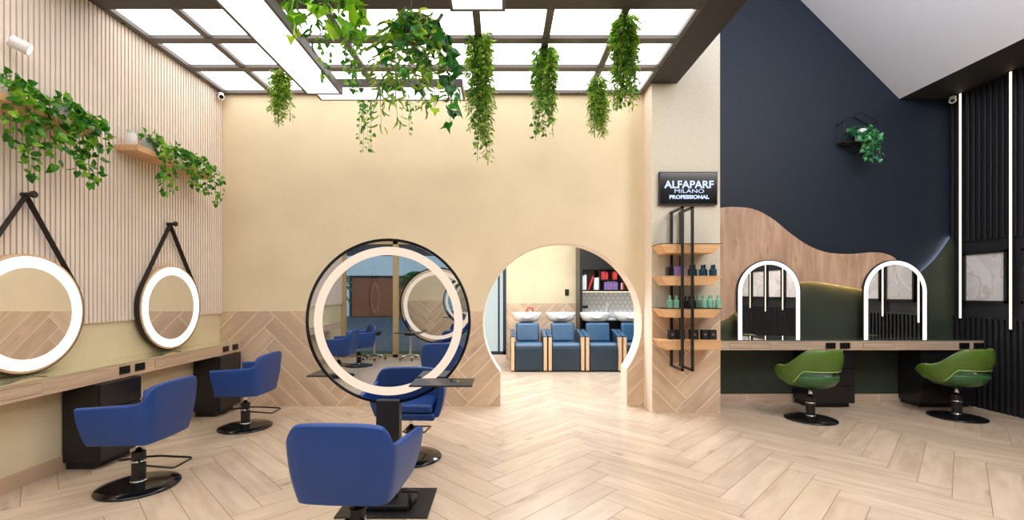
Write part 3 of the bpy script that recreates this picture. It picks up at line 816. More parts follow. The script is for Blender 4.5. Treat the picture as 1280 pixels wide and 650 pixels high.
# ------------------------------------------------------------------ BLUE CHAIR
def blue_chair():
    t = thing('salon_chair', '', 'chair')
    chair_base(t)
    # control points: bottom xy z, top xy z   (right arm front -> back -> left arm)
    half = [((.280, .165), .412, (.338, .190), .664),
            ((.272, .05), .406, (.324, .06), .670),
            ((.262, -.08), .400, (.308, -.07), .676),
            ((.252, -.175), .396, (.297, -.19), .684),
            ((.234, -.224), .394, (.287, -.250), .708),
            ((.192, -.243), .393, (.256, -.280), .768),
            ((.13, -.25), .393, (.200, -.300), .804),
            ((0, -.256), .393, (0, -.306), .812)]
    full = half + [((-b[0], b[1]), z0, (-t_[0], t_[1]), z1) for (b, z0, t_, z1) in reversed(half[:-1])]
    B = catmull([(b[0], b[1], z0) for b, z0, t_, z1 in full], 5); T = catmull([(t_[0], t_[1], z1) for b, z0, t_, z1 in full], 5)
    rows = 8; n = len(B); vs = []
    # slightly bulged wall with thickness built in
    th = .048
    def nrm(i):
        a = B[max(i-1, 0)]; c = B[min(i+1, n-1)]; d = (c-a); return Vector((d.y, -d.x, 0)).normalized()
    prof = [(0, 0, 0)]
    ring = []
    for i in range(n):
        nn = nrm(i);
        if nn.dot(Vector((B[i].x, B[i].y+.05, 0))) < 0: nn = -nn
        loop = []
        for k in range(rows+1):
            f = k/rows; p = B[i].lerp(T[i], f) + nn*.012*math.sin(PI*f); loop.append(p)
        topc = T[i] - nn*th*.5
        for k in range(1, 5):
            a = PI*k/5; loop.append(topc + nn*th*.5*math.cos(a) + Vector((0, 0, .5*th*math.sin(a)*.7)))
        for k in range(rows, -1, -1):
            f = k/rows; loop.append(B[i].lerp(T[i], f) - nn*th + nn*.006*math.sin(PI*f))
        ring.append(loop)
    m = len(ring[0])
    for l in ring: vs += [Vector((p.x*1.0, p.y, p.z)) for p in l]
    fs = [(i*m+k, (i+1)*m+k, (i+1)*m+k+1, i*m+k+1) for i in range(n-1) for k in range(m-1)]
    fs += [(i*m+m-1, (i+1)*m+m-1, (i+1)*m, i*m) for i in range(n-1)]
    fs += [list(range(m)), [(n-1)*m+k for k in range(m-1, -1, -1)]]
    mb = MB(); mb.add(vs, fs); o = mb.build('shell', M['blue'], t, smooth=True, bevel=.012, bseg=3)
    # seat base and cushion
    outl = [(.252, .20), (.248, .05), (.232, -.165), (.195, -.222), (-.195, -.222), (-.232, -.165), (-.248, .05), (-.252, .20)]
    mb = MB(); mb.prism(outl, 'xy', .385, .45); mb.build('seat_pan', M['blue'], t, bevel=.02, bseg=3)
    c2 = [(x*.93, y*.98+.01) for x, y in outl]
    mb = MB(); mb.prism(c2, 'xy', .452, .525); mb.build('seat_cushion', M['blue'], t, bevel=.028, bseg=4)
    return t
proto = blue_chair()
# forward is +Y
spots = [
 (-2.80, 3.55, 90, 'blue leather salon chair at the slatted wall, nearer of the two at the counter'),
 (-2.84, 5.10, 91, 'blue leather salon chair beside the cream corner, at the far end of the counter'),
 (-.826, 2.635, -3, 'blue leather salon chair with its back to us before the big ring mirror'),
 (-.82, 4.17, 177, 'blue leather salon chair behind the big ring mirror, facing us'),
 (-2.9, -1.7, 90, 'blue leather salon chair at the counter, seen only as a reflection'),
 (-2.9, -2.85, 60, 'blue leather salon chair nearest the front window, seen only as a reflection'),
 (-.80, .16, 176, 'blue leather salon chair before the second ring mirror, seen only as a reflection'),
]
for i, (x, y, r, lab) in enumerate(spots):
    o = proto if i == 0 else copy_tree(proto)
    o.location = (x, y, 0); o.rotation_euler = (0, 0, math.radians(r)); tag(o, lab, 'chair', 'blue salon chairs')

# ------------------------------------------------------------------ GREEN CHAIR
def green_chair():
    t = thing('tub_chair', '', 'chair')
    chair_base(t, foot=False, lift=.385)
    # bowl seat
    seg = 64; prof = [(.001, .385), (.10, .386), (.18, .398), (.24, .43), (.275, .485), (.282, .53), (.27, .545), (.255, .53), (.235, .50), (.16, .475), (.001, .465)]
    mb = MB(); vs = []; fs = []
    def rx(a): # squarish round plan, elongated to the front
        return 1.0 + .05*math.cos(2*a)
    for r, h in prof:
        for k in range(seg):
            a = 2*PI*k/seg; front = max(0, math.sin(a))
            hh = h - (.02*front if h > .43 else 0)
            rr = r*(1+.05*front)
            vs.append((rr*math.cos(a), rr*math.sin(a), hh))
    for j in range(len(prof)-1):
        for k in range(seg): fs.append((j*seg+k, j*seg+(k+1) % seg, (j+1)*seg+(k+1) % seg, (j+1)*seg+k))
    mb.add(vs, fs); mb.build('seat', M['green_in'], t, smooth=True, weld=True)
    # wrap-around back and arms; phi measured from the back (-Y)
    n = 72; A = math.radians(152); th = .045; loops = []
    for i in range(n+1):
        ph = -A + 2*A*i/n; q = abs(ph)/A
        deg = abs(math.degrees(ph))
        # top height
        q2 = min(1, max(0, (deg-42)/66)); tb = .832 - .205*q2*q2*(3-2*q2)
        if deg > 95: tb -= .03*((deg-95)/57)**2
        # bottom height: high at the back (opening), low at the sides
        s = min(1, max(0, (deg-56)/30)); s = s*s*(3-2*s)
        bt = .605*(1-s) + .455*s
        if deg > 95: bt += .03*((deg-95)/57)
        if deg > 118:   # round off the arm front
            w = (deg-118)/34; mid = (tb+bt)/2 - .01; k = math.sqrt(max(0, 1-w*w)); tb = mid+(tb-mid)*max(k, .12); bt = mid+(bt-mid)*max(k, .12)
        ext = 1.0 + .22*max(0, -math.cos(ph))**1.2
        dirv = Vector((math.sin(ph), -math.cos(ph), 0))
        rb_, rt = .290*ext, .308*ext
        pb = dirv*rb_ + Vector((0, 0, bt)); pt = dirv*rt + Vector((0, 0, tb)); lp = []
        m1 = 6
        for k in range(m1+1):
            f = k/m1; lp.append(pb.lerp(pt, f) + dirv*.02*math.sin(PI*f))
        for k in range(1, 4):
            a = PI*k/4; lp.append(pt - dirv*th*.5*(1-math.cos(a)) + Vector((0, 0, th*.4*math.sin(a))))
        for k in range(m1, -1, -1):
            f = k/m1; lp.append(pb.lerp(pt, f) - dirv*th + dirv*.012*math.sin(PI*f))
        for k in range(1, 4):
            a = PI*k/4; lp.append(pb - dirv*th*(1-.5*(1-math.cos(a))) - Vector((0, 0, th*.35*math.sin(a))))
        loops.append(lp)
    m = len(loops[0]); vs = [p for l in loops for p in l]
    fs = [(i*m+k, (i+1)*m+k, (i+1)*m+(k+1) % m, i*m+(k+1) % m) for i in range(n) for k in range(m)]
    fs += [list(range(m)), [n*m+k for k in range(m-1, -1, -1)]]
    mb = MB(); mb.add(vs, fs); mb.build('backrest', M['green'], t, smooth=True)
    # side skirts: outer skin joining arm to underside
    for sgn, nm in ((1, 'arm_side'), (-1, 'arm_side')):
        lo = []; K = 40
        for i in range(K+1):
            ph = math.radians(68+ (140-68)*i/K)*sgn; deg = abs(math.degrees(ph)); dirv = Vector((math.sin(ph), -math.cos(ph), 0)); ext = 1.0 + .22*max(0, -math.cos(ph))**1.2
            w = min(1, (deg-68)/18, (140-deg)/20); w = max(0, w)
            low = .53 - .125*w; rl = .282 - .075*w
            a = dirv*(.275*ext+.012) + Vector((0, 0, .545)); b = dirv*(rl*ext) + Vector((0, 0, low))
            row = []
            for k in range(7):
                f = k/6; p = a.lerp(b, f) + dirv*.03*math.sin(PI*f)*w; row.append(p)
            lo.append(row)
        vs = [p for r in lo for p in r]; fs = [(i*7+k, (i+1)*7+k, (i+1)*7+k+1, i*7+k+1) for i in range(K) for k in range(6)]
        mb = MB(); mb.add(vs, fs); mb.build(nm, M['green'], t, smooth=True, solid=.012)
    # piping along the lower rim of the opening
    pts = []
    for i in range(41):
        ph = math.radians(-82+164*i/40); deg = abs(math.degrees(ph)); s = min(1, max(0, (deg-56)/30)); s = s*s*(3-2*s)
        bt = .605*(1-s)+.455*s; pts.append((math.sin(ph)*.292, -math.cos(ph)*.292, bt-.004))
    mb = MB(); mb.tube(pts, .0045, 6); mb.build('piping', M['pipe_g'], t, smooth=True)
    return t
g = green_chair()
g.location = (PX(1013, 5.42), 5.42, 0); g.rotation_euler = (0, 0, math.radians(13)); tag(g, 'green leather tub chair at the dark-topped counter, nearer the product shelf', 'chair', 'green tub chairs')
g2 = copy_tree(g); g2.location = (PX(1196, 5.5), 5.50, 0); g2.rotation_euler = (0, 0, math.radians(17)); tag(g2, 'green leather tub chair in front of the black ribbed wall', 'chair', 'green tub chairs')

# ------------------------------------------------------------------ RING MIRROR STATIONS
def station():
    t = thing('ring_mirror_stand', '', 'mirror')   # local: mirror faces -Y
    mb = MB(); mb.box(-.31, .31, -.23, .23, 0, .012); mb.build('base_plate', M['blackmetal'], t, bevel=.003)
    mb = MB(); mb.prism([(-.16, -.15), (.16, -.15), (.2, .0), (.17, .15), (-.17, .15), (-.2, 0)], 'xy', .012, .05); mb.build('base_block', M['matte_black'], t, bevel=.01)
    mb = MB(); mb.box(-.068, .068, -.03, .03, .05, .62); mb.build('post', M['matte_black'], t, bevel=.006)
    mb = MB(); mb.box(-.082, .082, -.045, .045, .42, .74); mb.build('post_sleeve', M['matte_black'], t, bevel=.006)
    zc = 1.295; R = .582
    mb = MB(); mb.ring(R, R-.018, -.028, .028, (0, 0, zc), 128, 'y'); mb.build('rim', M['gloss_black'], t)
    for s in (-1, 1):
        mb = MB(); mb.lathe([(R-.019, s*.018), (R-.019, s*.022)], (0, 0, zc), 128, 'y'); gl = mb.build('glass', M['mirror_dark'], t)
        mb = MB(); mb.ring(.524, .466, min(s*.0225, s*.026), max(s*.0225, s*.026), (0, 0, zc), 128, 'y'); mb.build('light_ring', M['ringlight'], gl)
        # shelf and T footrest for each side (each side's right hand)
        x0, x1 = (.20, .61) if s < 0 else (-.61, -.20)
        y0, y1 = sorted((s*.05, s*.30))
        mb = MB(); mb.box(x0, x1, y0, y1, .885, .897); sh = mb.build('side_shelf', M['blackmetal'], t, bevel=.003)
        mb = MB(); mb.ring(.032, .024, .897, .900, ((x0+x1)/2-s*.08, (y0+y1)/2, 0), 24, 'z'); mb.build('holder_ring', M['chrome'], sh)
        fx = -s*.17+ (0)
        mb = MB(); mb.tube([(fx, s*.10, .012), (fx, s*.10, .125)], .013, 10); mb.tube([(fx-.06, s*.10, .13), (fx+.06, s*.10, .13)], .014, 10)
        mb.build('foot_rest', M['matte_black'], t, smooth=True)
    return t
st = station(); st.location = (-.80, 3.27, 0); tag(st, 'large round double-sided ring-light mirror on a black floor stand', 'mirror', 'freestanding ring mirrors')
st2 = copy_tree(st); st2.location = (-.98, -.58, 0); tag(st2, 'second round ring-light mirror stand, seen only as a reflection in the large one', 'mirror', 'freestanding ring mirrors')

# ------------------------------------------------------------------ ARCHED MIRRORS
def arch(x0, x1, lab):
    t = thing('arched_mirror', lab, 'mirror', ((x0+x1)/2, 6.19, .885), group='arched lit mirrors on the green wall')
    r = (x1-x0)/2; cx = (x0+x1)/2; z0 = .886; zs = z0+1.045-r
    def outl(r, zb): return [(cx-r, zb)] + [(cx+r*math.cos(PI-PI*k/40), zs+r*math.sin(PI-PI*k/40)) for k in range(41)] + [(cx+r, zb)]
    mb = MB(); mb.prism(outl(r, z0), 'xz', 6.178, 6.205); mb.build('backing', M['blackmetal'], t)
    o = outl(r-.012, z0); i = outl(r-.062, z0); n = len(o)
    mb = MB(); mb.add([(a, 6.172, b) for a, b in o]+[(a, 6.172, b) for a, b in i], [(k, k+1, n+k+1, n+k) for k in range(n-1)])
    mb.add([(a, 6.1775, b) for a, b in o]+[(a, 6.1775, b) for a, b in i], [(k, k+1, n+k+1, n+k) for k in range(n-1)])
    mb.build('light_border', M['ledwhite'], t)
    mb = MB(); mb.prism(outl(r-.062, z0), 'xz', 6.174, 6.1775); mb.build('glass', M['mirror'], t)
arch(PX(921, 6.19), PX(1000, 6.19), 'arched lit mirror nearer the product shelf, on the wooden wave')
arch(PX(1078, 6.19), PX(1158, 6.19), 'arched lit mirror nearer the black ribbed wall')

# ------------------------------------------------------------------ SCREEN SIGN
tv = thing('wall_screen', 'black wall screen with glowing white lettering above the product shelf', 'screen', (2.3, PY, 2.57))
mb = MB(); mb.box(1.945, 2.665, PY-.045, PY-.001, 2.575, 2.985); mb.build('casing', M['matte_black'], tv, bevel=.004)
mb = MB(); mb.box(1.957, 2.653, PY-.048, PY-.045, 2.59, 2.973); scr = mb.build('display', M['screen'], tv)
def text(s, cx, z, size, sx, off, parent, m, y):
    cu = bpy.data.curves.new('lettering', 'FONT'); cu.body = s; cu.size = size; cu.align_x = 'CENTER'; cu.offset = off; cu.extrude = .0006
    tmp = bpy.data.objects.new('tmp', cu); COL.objects.link(tmp)
    dg = bpy.context.evaluated_depsgraph_get(); me = bpy.data.meshes.new_from_object(tmp.evaluated_get(dg))
    bpy.data.objects.remove(tmp); me.materials.clear(); me.materials.append(m)
    o = bpy.data.objects.new('lettering', me); COL.objects.link(o); o.parent = parent
    me.transform(Matrix.Diagonal((sx, 1, 1, 1))); me.transform(Matrix.Rotation(PI/2, 4, 'X'))
    me.transform(Matrix.Translation(Vector((cx, y, z)) - wloc(parent))); return o
text('ALFAPARF', 2.312, 2.782, .128, 1.04, .003, tv, M['letters'], PY-.051)
text('MILANO', 2.312, 2.722, .066, 1.5, .0, tv, M['letters'], PY-.051)
text('PROFESSIONAL', 2.312, 2.650, .062, 1.16, .0025, tv, M['letters'], PY-.051)

# ------------------------------------------------------------------ PRODUCT SHELF RACK
rk = thing('product_rack', 'black metal loop rack with four wooden shelves of hair products on the pillar', 'shelf', (2.25, PY, .5))
for x in (2.10, 2.216):
    mb = MB(); r = .014
    for a in ((5.33, 5.358, .58, 2.494), (5.672, 5.70, .60, 2.47)): mb.box(x-r, x+r, *a)
    mb.box(x-r, x+r, 5.33, 5.719, 2.47, 2.494); mb.box(x-r, x+r, 5.33, 5.719, .58, .604)
    mb.build('metal_loop', M['blackmetal'], rk)
SHZ = [2.07, 1.69, 1.31, .93]
for i, z in enumerate(SHZ):
    xr = 2.50 if i < 3 else 2.575
    mb = MB(); mb.add([(1.862, 5.385, z-.006), (2.575, 5.385, z-.006), (2.575, 5.705, z-.006), (1.862, 5.705, z-.006), (1.94, 5.41, z-.112), (xr, 5.41, z-.112), (xr, 5.705, z-.112), (1.94, 5.705, z-.112)],
        [(0, 1, 2, 3), (7, 6, 5, 4), (0, 4, 5, 1), (1, 5, 6, 2), (2, 6, 7, 3), (3, 7, 4, 0)])
    mb.build('shelf_board', M['shelfwood'], rk, bevel=.003)
    mb = MB(); mb.box(1.858, 2.58, 5.38, 5.71, z-.006, z); mb.build('shelf_mat', M['matte_black'] if i in (0, 2) else M['shelfwood'], rk)
def bottle(x, y, z, h, r, m, lab, grp, cap=None, wide=False):
    t = thing('product_bottle', lab, 'bottle', (x, y, z), group=grp)
    hb = h*(.66 if not wide else .72)
    mb = MB(); mb.lathe([(r*.92, 0), (r, .006), (r, hb*.85), (r*.85, hb*.95), (r*.42, hb), (r*.42, hb+.01)], (x, y, z), 20); mb.build('body', m, t, smooth=False)
    mb = MB(); mb.lathe([(r*.46, hb+.005), (r*.46, h), (.001, h)], (x, y, z), 16); mb.build('cap', cap or m, t, smooth=False)
by = 5.57
for i, px in enumerate((863.5, 871, 877.5, 884, 890, 896)):
    bottle(PX(px, 5.55), by+(.05 if i % 2 else -.02), 1.69, .145 if i % 2 else .135, .033 if i % 2 == 0 else .03, M['teal'], 'dark teal bottle on the second shelf, ' + ['nearest the purple carton', 'second from the purple carton', 'third from the purple carton', 'third from the navy wall side', 'second from the navy wall side', 'nearest the navy wall side'][i], 'teal bottles on the second shelf')
for px, k in ((838, 0), (845.5, 1)):
    bottle(PX(px, 5.55), by-.02*k, 1.31, .15, .033, M['mint'], ['slim mint bottle at the outer end of the third shelf', 'slim mint bottle beside the dark bottles on the third shelf'][k], 'mint bottles on the third shelf')
for px, wh in ((858.5, 'nearest the slim mint pair'), (863.5, 'middle one of three'), (868.5, 'nearest the mint cluster')):
    bottle(PX(px, 5.55), by+.02, 1.31, .14, .028, M['darkbottle'], 'small black bottle on the third shelf, ' + wh, 'black bottles on the third shelf')
for i, px in enumerate((875.5, 879, 883, 886.5, 893.5, 897)):
    bottle(PX(px, 5.55), by+(.07 if i in (0, 2, 4) else -.03), 1.31, .15, .036 if i % 2 else .028, M['mint'], ('wide' if i % 2 else 'slim rear') + ' mint bottle in the third shelf cluster, ' + ['nearest the black bottles', 'middle one', 'nearest the navy wall'][i//2], 'clustered mint bottles', wide=bool(i % 2))
bxl = ['outermost', 'second', 'middle', 'fourth', 'innermost']
for i, (a, b) in enumerate(((837, 845), (847.5, 857), (864, 874), (878.5, 886), (888, 896.5))):
    x0, x1 = PX(a, 5.5), PX(b, 5.5)
    t = thing('product_box', 'black carton on the lowest shelf, ' + ['beside the cream wall', 'second from the cream wall', 'middle one of five', 'second from the mirrors', 'nearest the mirrors'][i], 'box', ((x0+x1)/2, 5.55, .93), group='black cartons on the lowest shelf')
    mb = MB(); mb.box(x0, x1, 5.51, 5.58, .93, 1.045); mb.build('carton', M['matte_black'], t, bevel=.002)
    mb = MB(); mb.ring(.012, .008, -.001, 0, ((x0+x1)/2, 5.5095, .99), 16, 'y'); mb.build('emblem', M['greypot'], t)
mb = MB(); mb.box(PX(836, 5.5), PX(842.5, 5.5), 5.52, 5.62, 1.69, 1.805); single('product_box', mb, M['darkbottle'], 'dark brown carton at the outer end of the second shelf', 'box', bevel=.003)
mb = MB(); mb.box(PX(843, 5.5), PX(857, 5.5), 5.51, 5.60, 1.69, 1.81); single('product_box', mb, M['purple'], 'purple patterned carton on the second shelf', 'box', bevel=.008)

# ------------------------------------------------------------------ SMALL WALL THINGS
def cctv(p, d, lab):
    p = Vector(p); t = thing('security_camera', lab, 'camera', p)
    mb = MB(); mb.lathe([(.035, 0), (.035, .02), (.02, .03)], (p.x, p.y, p.z), 20, 'z'); mb.build('mount', M['white'], t, smooth=False)
    d = Vector(d).normalized(); c = p+Vector((0, 0, -.03)); mb = MB()
    mb.tube([c-d*.04, c-d*.035+Vector((0, 0, 0)), c+d*.05], .038, 20); bd = mb.build('housing', M['white'], t, bevel=.01)
    mb = MB(); mb.tube([c+d*.05, c+d*.054], .024, 20); mb.build('lens', M['gloss_black'], t)
cctv((-3.62, 5.93, 4.04), (.8, -1, -.3), 'white security camera in the corner above the slatted wall')
cctv((6.10, 6.22, 4.12), (-.9, -.8, -.4), 'white security camera in the dark corner under the black soffit')
t = thing('wall_spotlight', 'white spotlight on the slatted wall above the nearer shelf', 'lamp', (XL+.03, 3.42, 3.32))
mb = MB(); mb.tube([(XL+.028, 3.42, 3.35), (XL+.10, 3.42, 3.35)], .012, 10); mb.build('arm', M['white'], t, smooth=True)
mb = MB(); mb.tube([(XL+.09, 3.38, 3.35), (XL+.17, 3.44, 3.31)], .045, 24); hd = mb.build('head', M['white'], t, bevel=.006)
mb = MB(); mb.tube([(XL+.17, 3.44, 3.31), (XL+.174, 3.443, 3.308)], .036, 24); mb.build('lens', M['ringwhite'], t)
# hexagon planter
hx, hz, hy = PX(1074, 6.3), PZ(170, 6.3), AY
t = thing('hexagon_planter', 'black hexagonal wire planter with white pot of ivy on the navy wall', 'plant', (hx, hy, hz-.3))
mb = MB(); R = .27
def hexpts(y, cx, cz, r): return [(cx+r*math.sin(PI/3*k), y, cz+r*math.cos(PI/3*k)) for k in range(6)]
a = hexpts(hy-.008, hx-.05, hz+.03, .26); b = hexpts(hy-.15, hx-.05, hz+.03, .26)
mb.tube(a, .006, 6, closed=True); mb.tube(b, .006, 6, closed=True)
for p, q in zip(a, b): mb.tube([p, q], .005, 6)
mb.build('wire_frame', M['blackmetal'], t)
mb = MB(); mb.box(hx-.26, hx+.16, hy-.15, hy-.01, hz-.115, hz-.10); mb.build('ledge', M['blackmetal'], t)
pot_mb(hx+.0, hy-.09, hz-.10, .08, .17).build('pot', M['ceramic'], t, smooth=True)
lm, sm = MB(), MB()
for k in range(9):
    an = R_(PI*.95, PI*2.05); strand(lm, sm, (hx, hy-.09, hz+.06), (math.cos(an)*.6, math.sin(an)*.8, .9), R_(.15, .3), 'ivy', .075, .028, clampy=hy-.03)
for k in range(13):
    strand(lm, sm, (hx+R_(-.08, .08), hy-.13, hz+.02), (R_(-.35, .3), -.7, .2), R_(.3, .58), 'ivy', .075, .028, sway=.2, clampy=hy-.03)
lm.build('foliage', M['lf_teal'], t); sm.build('stems', M['stem'], t)

# ------------------------------------------------------------------ WASH ROOM beyond the portal
Y2 = 10.2
mb = MB(); mb.box(.10, 4.2, Y2, Y2+.15, 0, 3.4); mb.box(-1.6, .10, Y2, Y2+.15, 2.9, 3.4); mb.box(-1.6, -1.3, Y2, Y2+.15, 0, 2.9); struct('wall_wash_room', mb, M['pale'])
mb = MB(); mb.box(.55, 1.64, Y2-.02, Y2, 1.25, 3.3); mb.box(.10, .55, Y2-.01, Y2, 1.25, 3.3); struct('wall_wash_cream', mb, M['cream_low'])
planks('trim_3', (.10, 1.64, 0, 1.25), lambda a, b: (a, Y2-.0225, b), M['wains'], M['grout_w'], back=lambda m: m.box(.10, 1.64, Y2-.02, Y2, 0, 1.25, 1), ox=.6, oy=.1, gap=.0042)
mb = MB(); mb.box(-1.45, -1.3, 6.34, Y2, 0, 3.4); struct('wall_wash_side', mb, M['pale'])
mb = MB(); mb.box(4.1, 4.25, 6.48, Y2, 0, 3.4); struct('wall_wash_end', mb, M['pale'])
mb = MB(); mb.box(-1.5, 4.3, 6.49, Y2+.2, 3.3, 3.45); mb.box(-1.5, 1.9, 6.34, 6.49, 3.3, 3.45); cw = struct('ceiling_wash_room', mb, M['white'])
mb = MB(); mb.box(-.8, 3.6, 7.2, 7.8, 3.28, 3.30); mb.box(-.8, 3.6, 8.6, 9.2, 3.28, 3.30); struct('lit_panel', mb, emat('wash_room_diffuser', (240, 246, 255), 7.5), cw)
# glazed door
mb = MB(); mb.box(-1.3, .10, Y2-.10, Y2, 0, .12); struct('trim_4', mb, M['pale'])
mb = MB()
for a in ((-1.3, .10, .12, .19), (-1.3, .10, 2.83, 2.9), (.03, .10, .12, 2.9), (-1.3, -1.23, .12, 2.9), (-.08, -.04, .19, 2.83)):
    mb.box(a[0], a[1], Y2-.06, Y2-.01, a[2], a[3])
mb.box(-.035, -.015, Y2-.09, Y2-.06, 1.9, 2.1)
dr = struct('door_1', mb, M['frame_navy'])
mb = MB(); mb.box(-1.23, .03, Y2-.03, Y2-.02, .19, 2.83); struct('pane', mb, M['frosted'], dr)
# cabinet with open shelf
uc = thing('wall_cabinet', 'black wall cabinet with open shelf in the wash room', 'cabinet', (2.8, 10.0, 1.5))
mb = MB(); mb.box(1.64, 1.70, 9.66, Y2-.02, 0.0, 3.29); mb.build('side_panel', M['cabinet'], uc)
for x0, x1 in ((1.70, 2.50), (2.505, 3.30), (3.305, 4.1)):
    mb = MB(); mb.box(x0, x1, 9.68, Y2-.02, 1.97, 3.29); mb.build('door', M['cabinet'], uc, bevel=.003)
mb = MB(); mb.box(1.70, 4.1, 9.68, Y2-.02, 1.51, 1.545); mb.box(2.07, 4.1, 9.7, Y2-.02, 1.745, 1.765); mb.build('shelf', M['cabinet'], uc)
for x in (2.07, 2.50, 2.95, 3.4, 3.85):
    mb = MB(); mb.box(x-.01, x+.01, 9.7, Y2-.02, 1.545, 1.97); mb.build('divider', M['cabinet'], uc)
mb = MB(); mb.box(1.70, 4.1, Y2-.03, Y2-.015, 1.545, 1.97); mb.build('back_board', mat('taupe_board', (150, 142, 134), .6), uc)
mb = MB(); mb.box(1.72, 4.08, 9.98, 10.0, 1.498, 1.509); mb.build('under_light', M['ledstrip'], uc)
mb = MB(); mb.box(1.70, 4.1, Y2-.02, Y2-.002, .95, 1.51); struct('trim_5', mb, M['hex'])
wc = thing('sink_counter', 'white counter along the hexagon tiles in the wash room', 'counter', (2.9, 9.95, 0))
mb = MB(); mb.box(1.71, 4.1, 9.68, Y2-.022, .90, .945); mb.build('worktop', M['ceramic'], wc, bevel=.005)
mb = MB(); mb.box(1.72, 4.1, 9.72, Y2-.022, 0, .90); mb.build('carcass', M['cabinet'], wc)
t = thing('sink_faucet', 'white curved faucet on the wash room counter', 'faucet', (2.30, 10.0, .945))
mb = MB(); mb.tube([(2.30, 10.08, .945), (2.30, 10.08, 1.18), (2.30, 10.04, 1.25), (2.30, 9.96, 1.25), (2.30, 9.93, 1.2)], .016, 10); mb.tube([(2.30, 10.08, 1.02), (2.40, 10.05, 1.05)], .01, 8)
mb.build('spout', M['ceramic'], t, smooth=True)
mb = MB(); mb.box(1.79, 1.91, Y2-.035, Y2-.021, 1.14, 1.20); single('wall_socket', mb, M['blackplastic'], 'black socket on the hexagon tiles in the wash room', 'socket')
mb = MB(); mb.box(1.40, 1.49, Y2-.035, Y2-.021, 1.42, 1.56); single('wall_switch', mb, M['blackplastic'], 'black switch on the cream wash room wall', 'switch')
# books and cartons on the open shelf
k = 0
for i, (a, b, y0, y1, m, lab) in enumerate([
    (728, 730.4, 345, 363, 'paper', 'tall white book at the end of the wash room shelf'), (730.6, 733, 344, 363, 'paper', 'tall white book second on the wash room shelf'),
    (743, 746.4, 348, 363, 'paper', 'white book left of the divider on the wash room shelf'), (746.6, 749.6, 347.5, 363, 'paper', 'white book touching the divider on the wash room shelf'),
    (751.5, 756, 340, 350, 'red', 'red carton nearest the divider on the upper shelf'), (756.3, 760, 341, 350, 'red', 'second red carton on the upper shelf'), (766, 771.5, 340.5, 350, 'red', 'red carton standing alone on the upper shelf'),
    (755.5, 758.5, 353, 363, 'purple', 'purple carton first in the row under the red ones'), (758.8, 762, 352, 363, 'purple', 'purple carton second in the row under the red ones'),
    (762.3, 765.5, 352.5, 363, 'purple', 'purple carton third in the row under the red ones'), (765.8, 769, 352, 363, 'purple', 'purple carton fourth in the row under the red ones'), (769.3, 772.4, 353, 363, 'purple', 'purple carton at the end of its row'),
    (778, 780, 352, 363, 'red', 'slim red carton at the round opening edge'), (776, 777.6, 354, 363, 'paper', 'slim white carton beside the slim red one')]):
    base = 1.545 if y1 > 355 else 1.765
    x0, x1 = PX(a, 9.74), PX(b, 9.74); h = (y1-y0)*9.74/575
    h = min(h, (1.745-base-.01) if (base < 1.6 and x0 > 2.07) else (1.96-base))
    mb = MB(); mb.box(x0, x1, 9.74, 9.95, base, base+h)
    single('book' if m == 'paper' and i < 4 else 'carton', mb, M[m], lab, 'book' if (m == 'paper' and i < 4) else 'box', bevel=.002)
mb = MB(); x0 = PX(735, 9.74); mb.add([(x0, 9.74, 1.545), (x0+.03, 9.74, 1.545), (x0+.13, 9.74, 1.83), (x0+.10, 9.74, 1.84), (x0, 9.95, 1.545), (x0+.03, 9.95, 1.545), (x0+.13, 9.95, 1.83), (x0+.10, 9.95, 1.84)],
    [(0, 1, 2, 3), (7, 6, 5, 4), (0, 4, 5, 1), (1, 5, 6, 2), (2, 6, 7, 3), (3, 7, 4, 0)])
single('magazine', mb, M['red'], 'leaning red and white magazine on the wash room shelf', 'magazine')
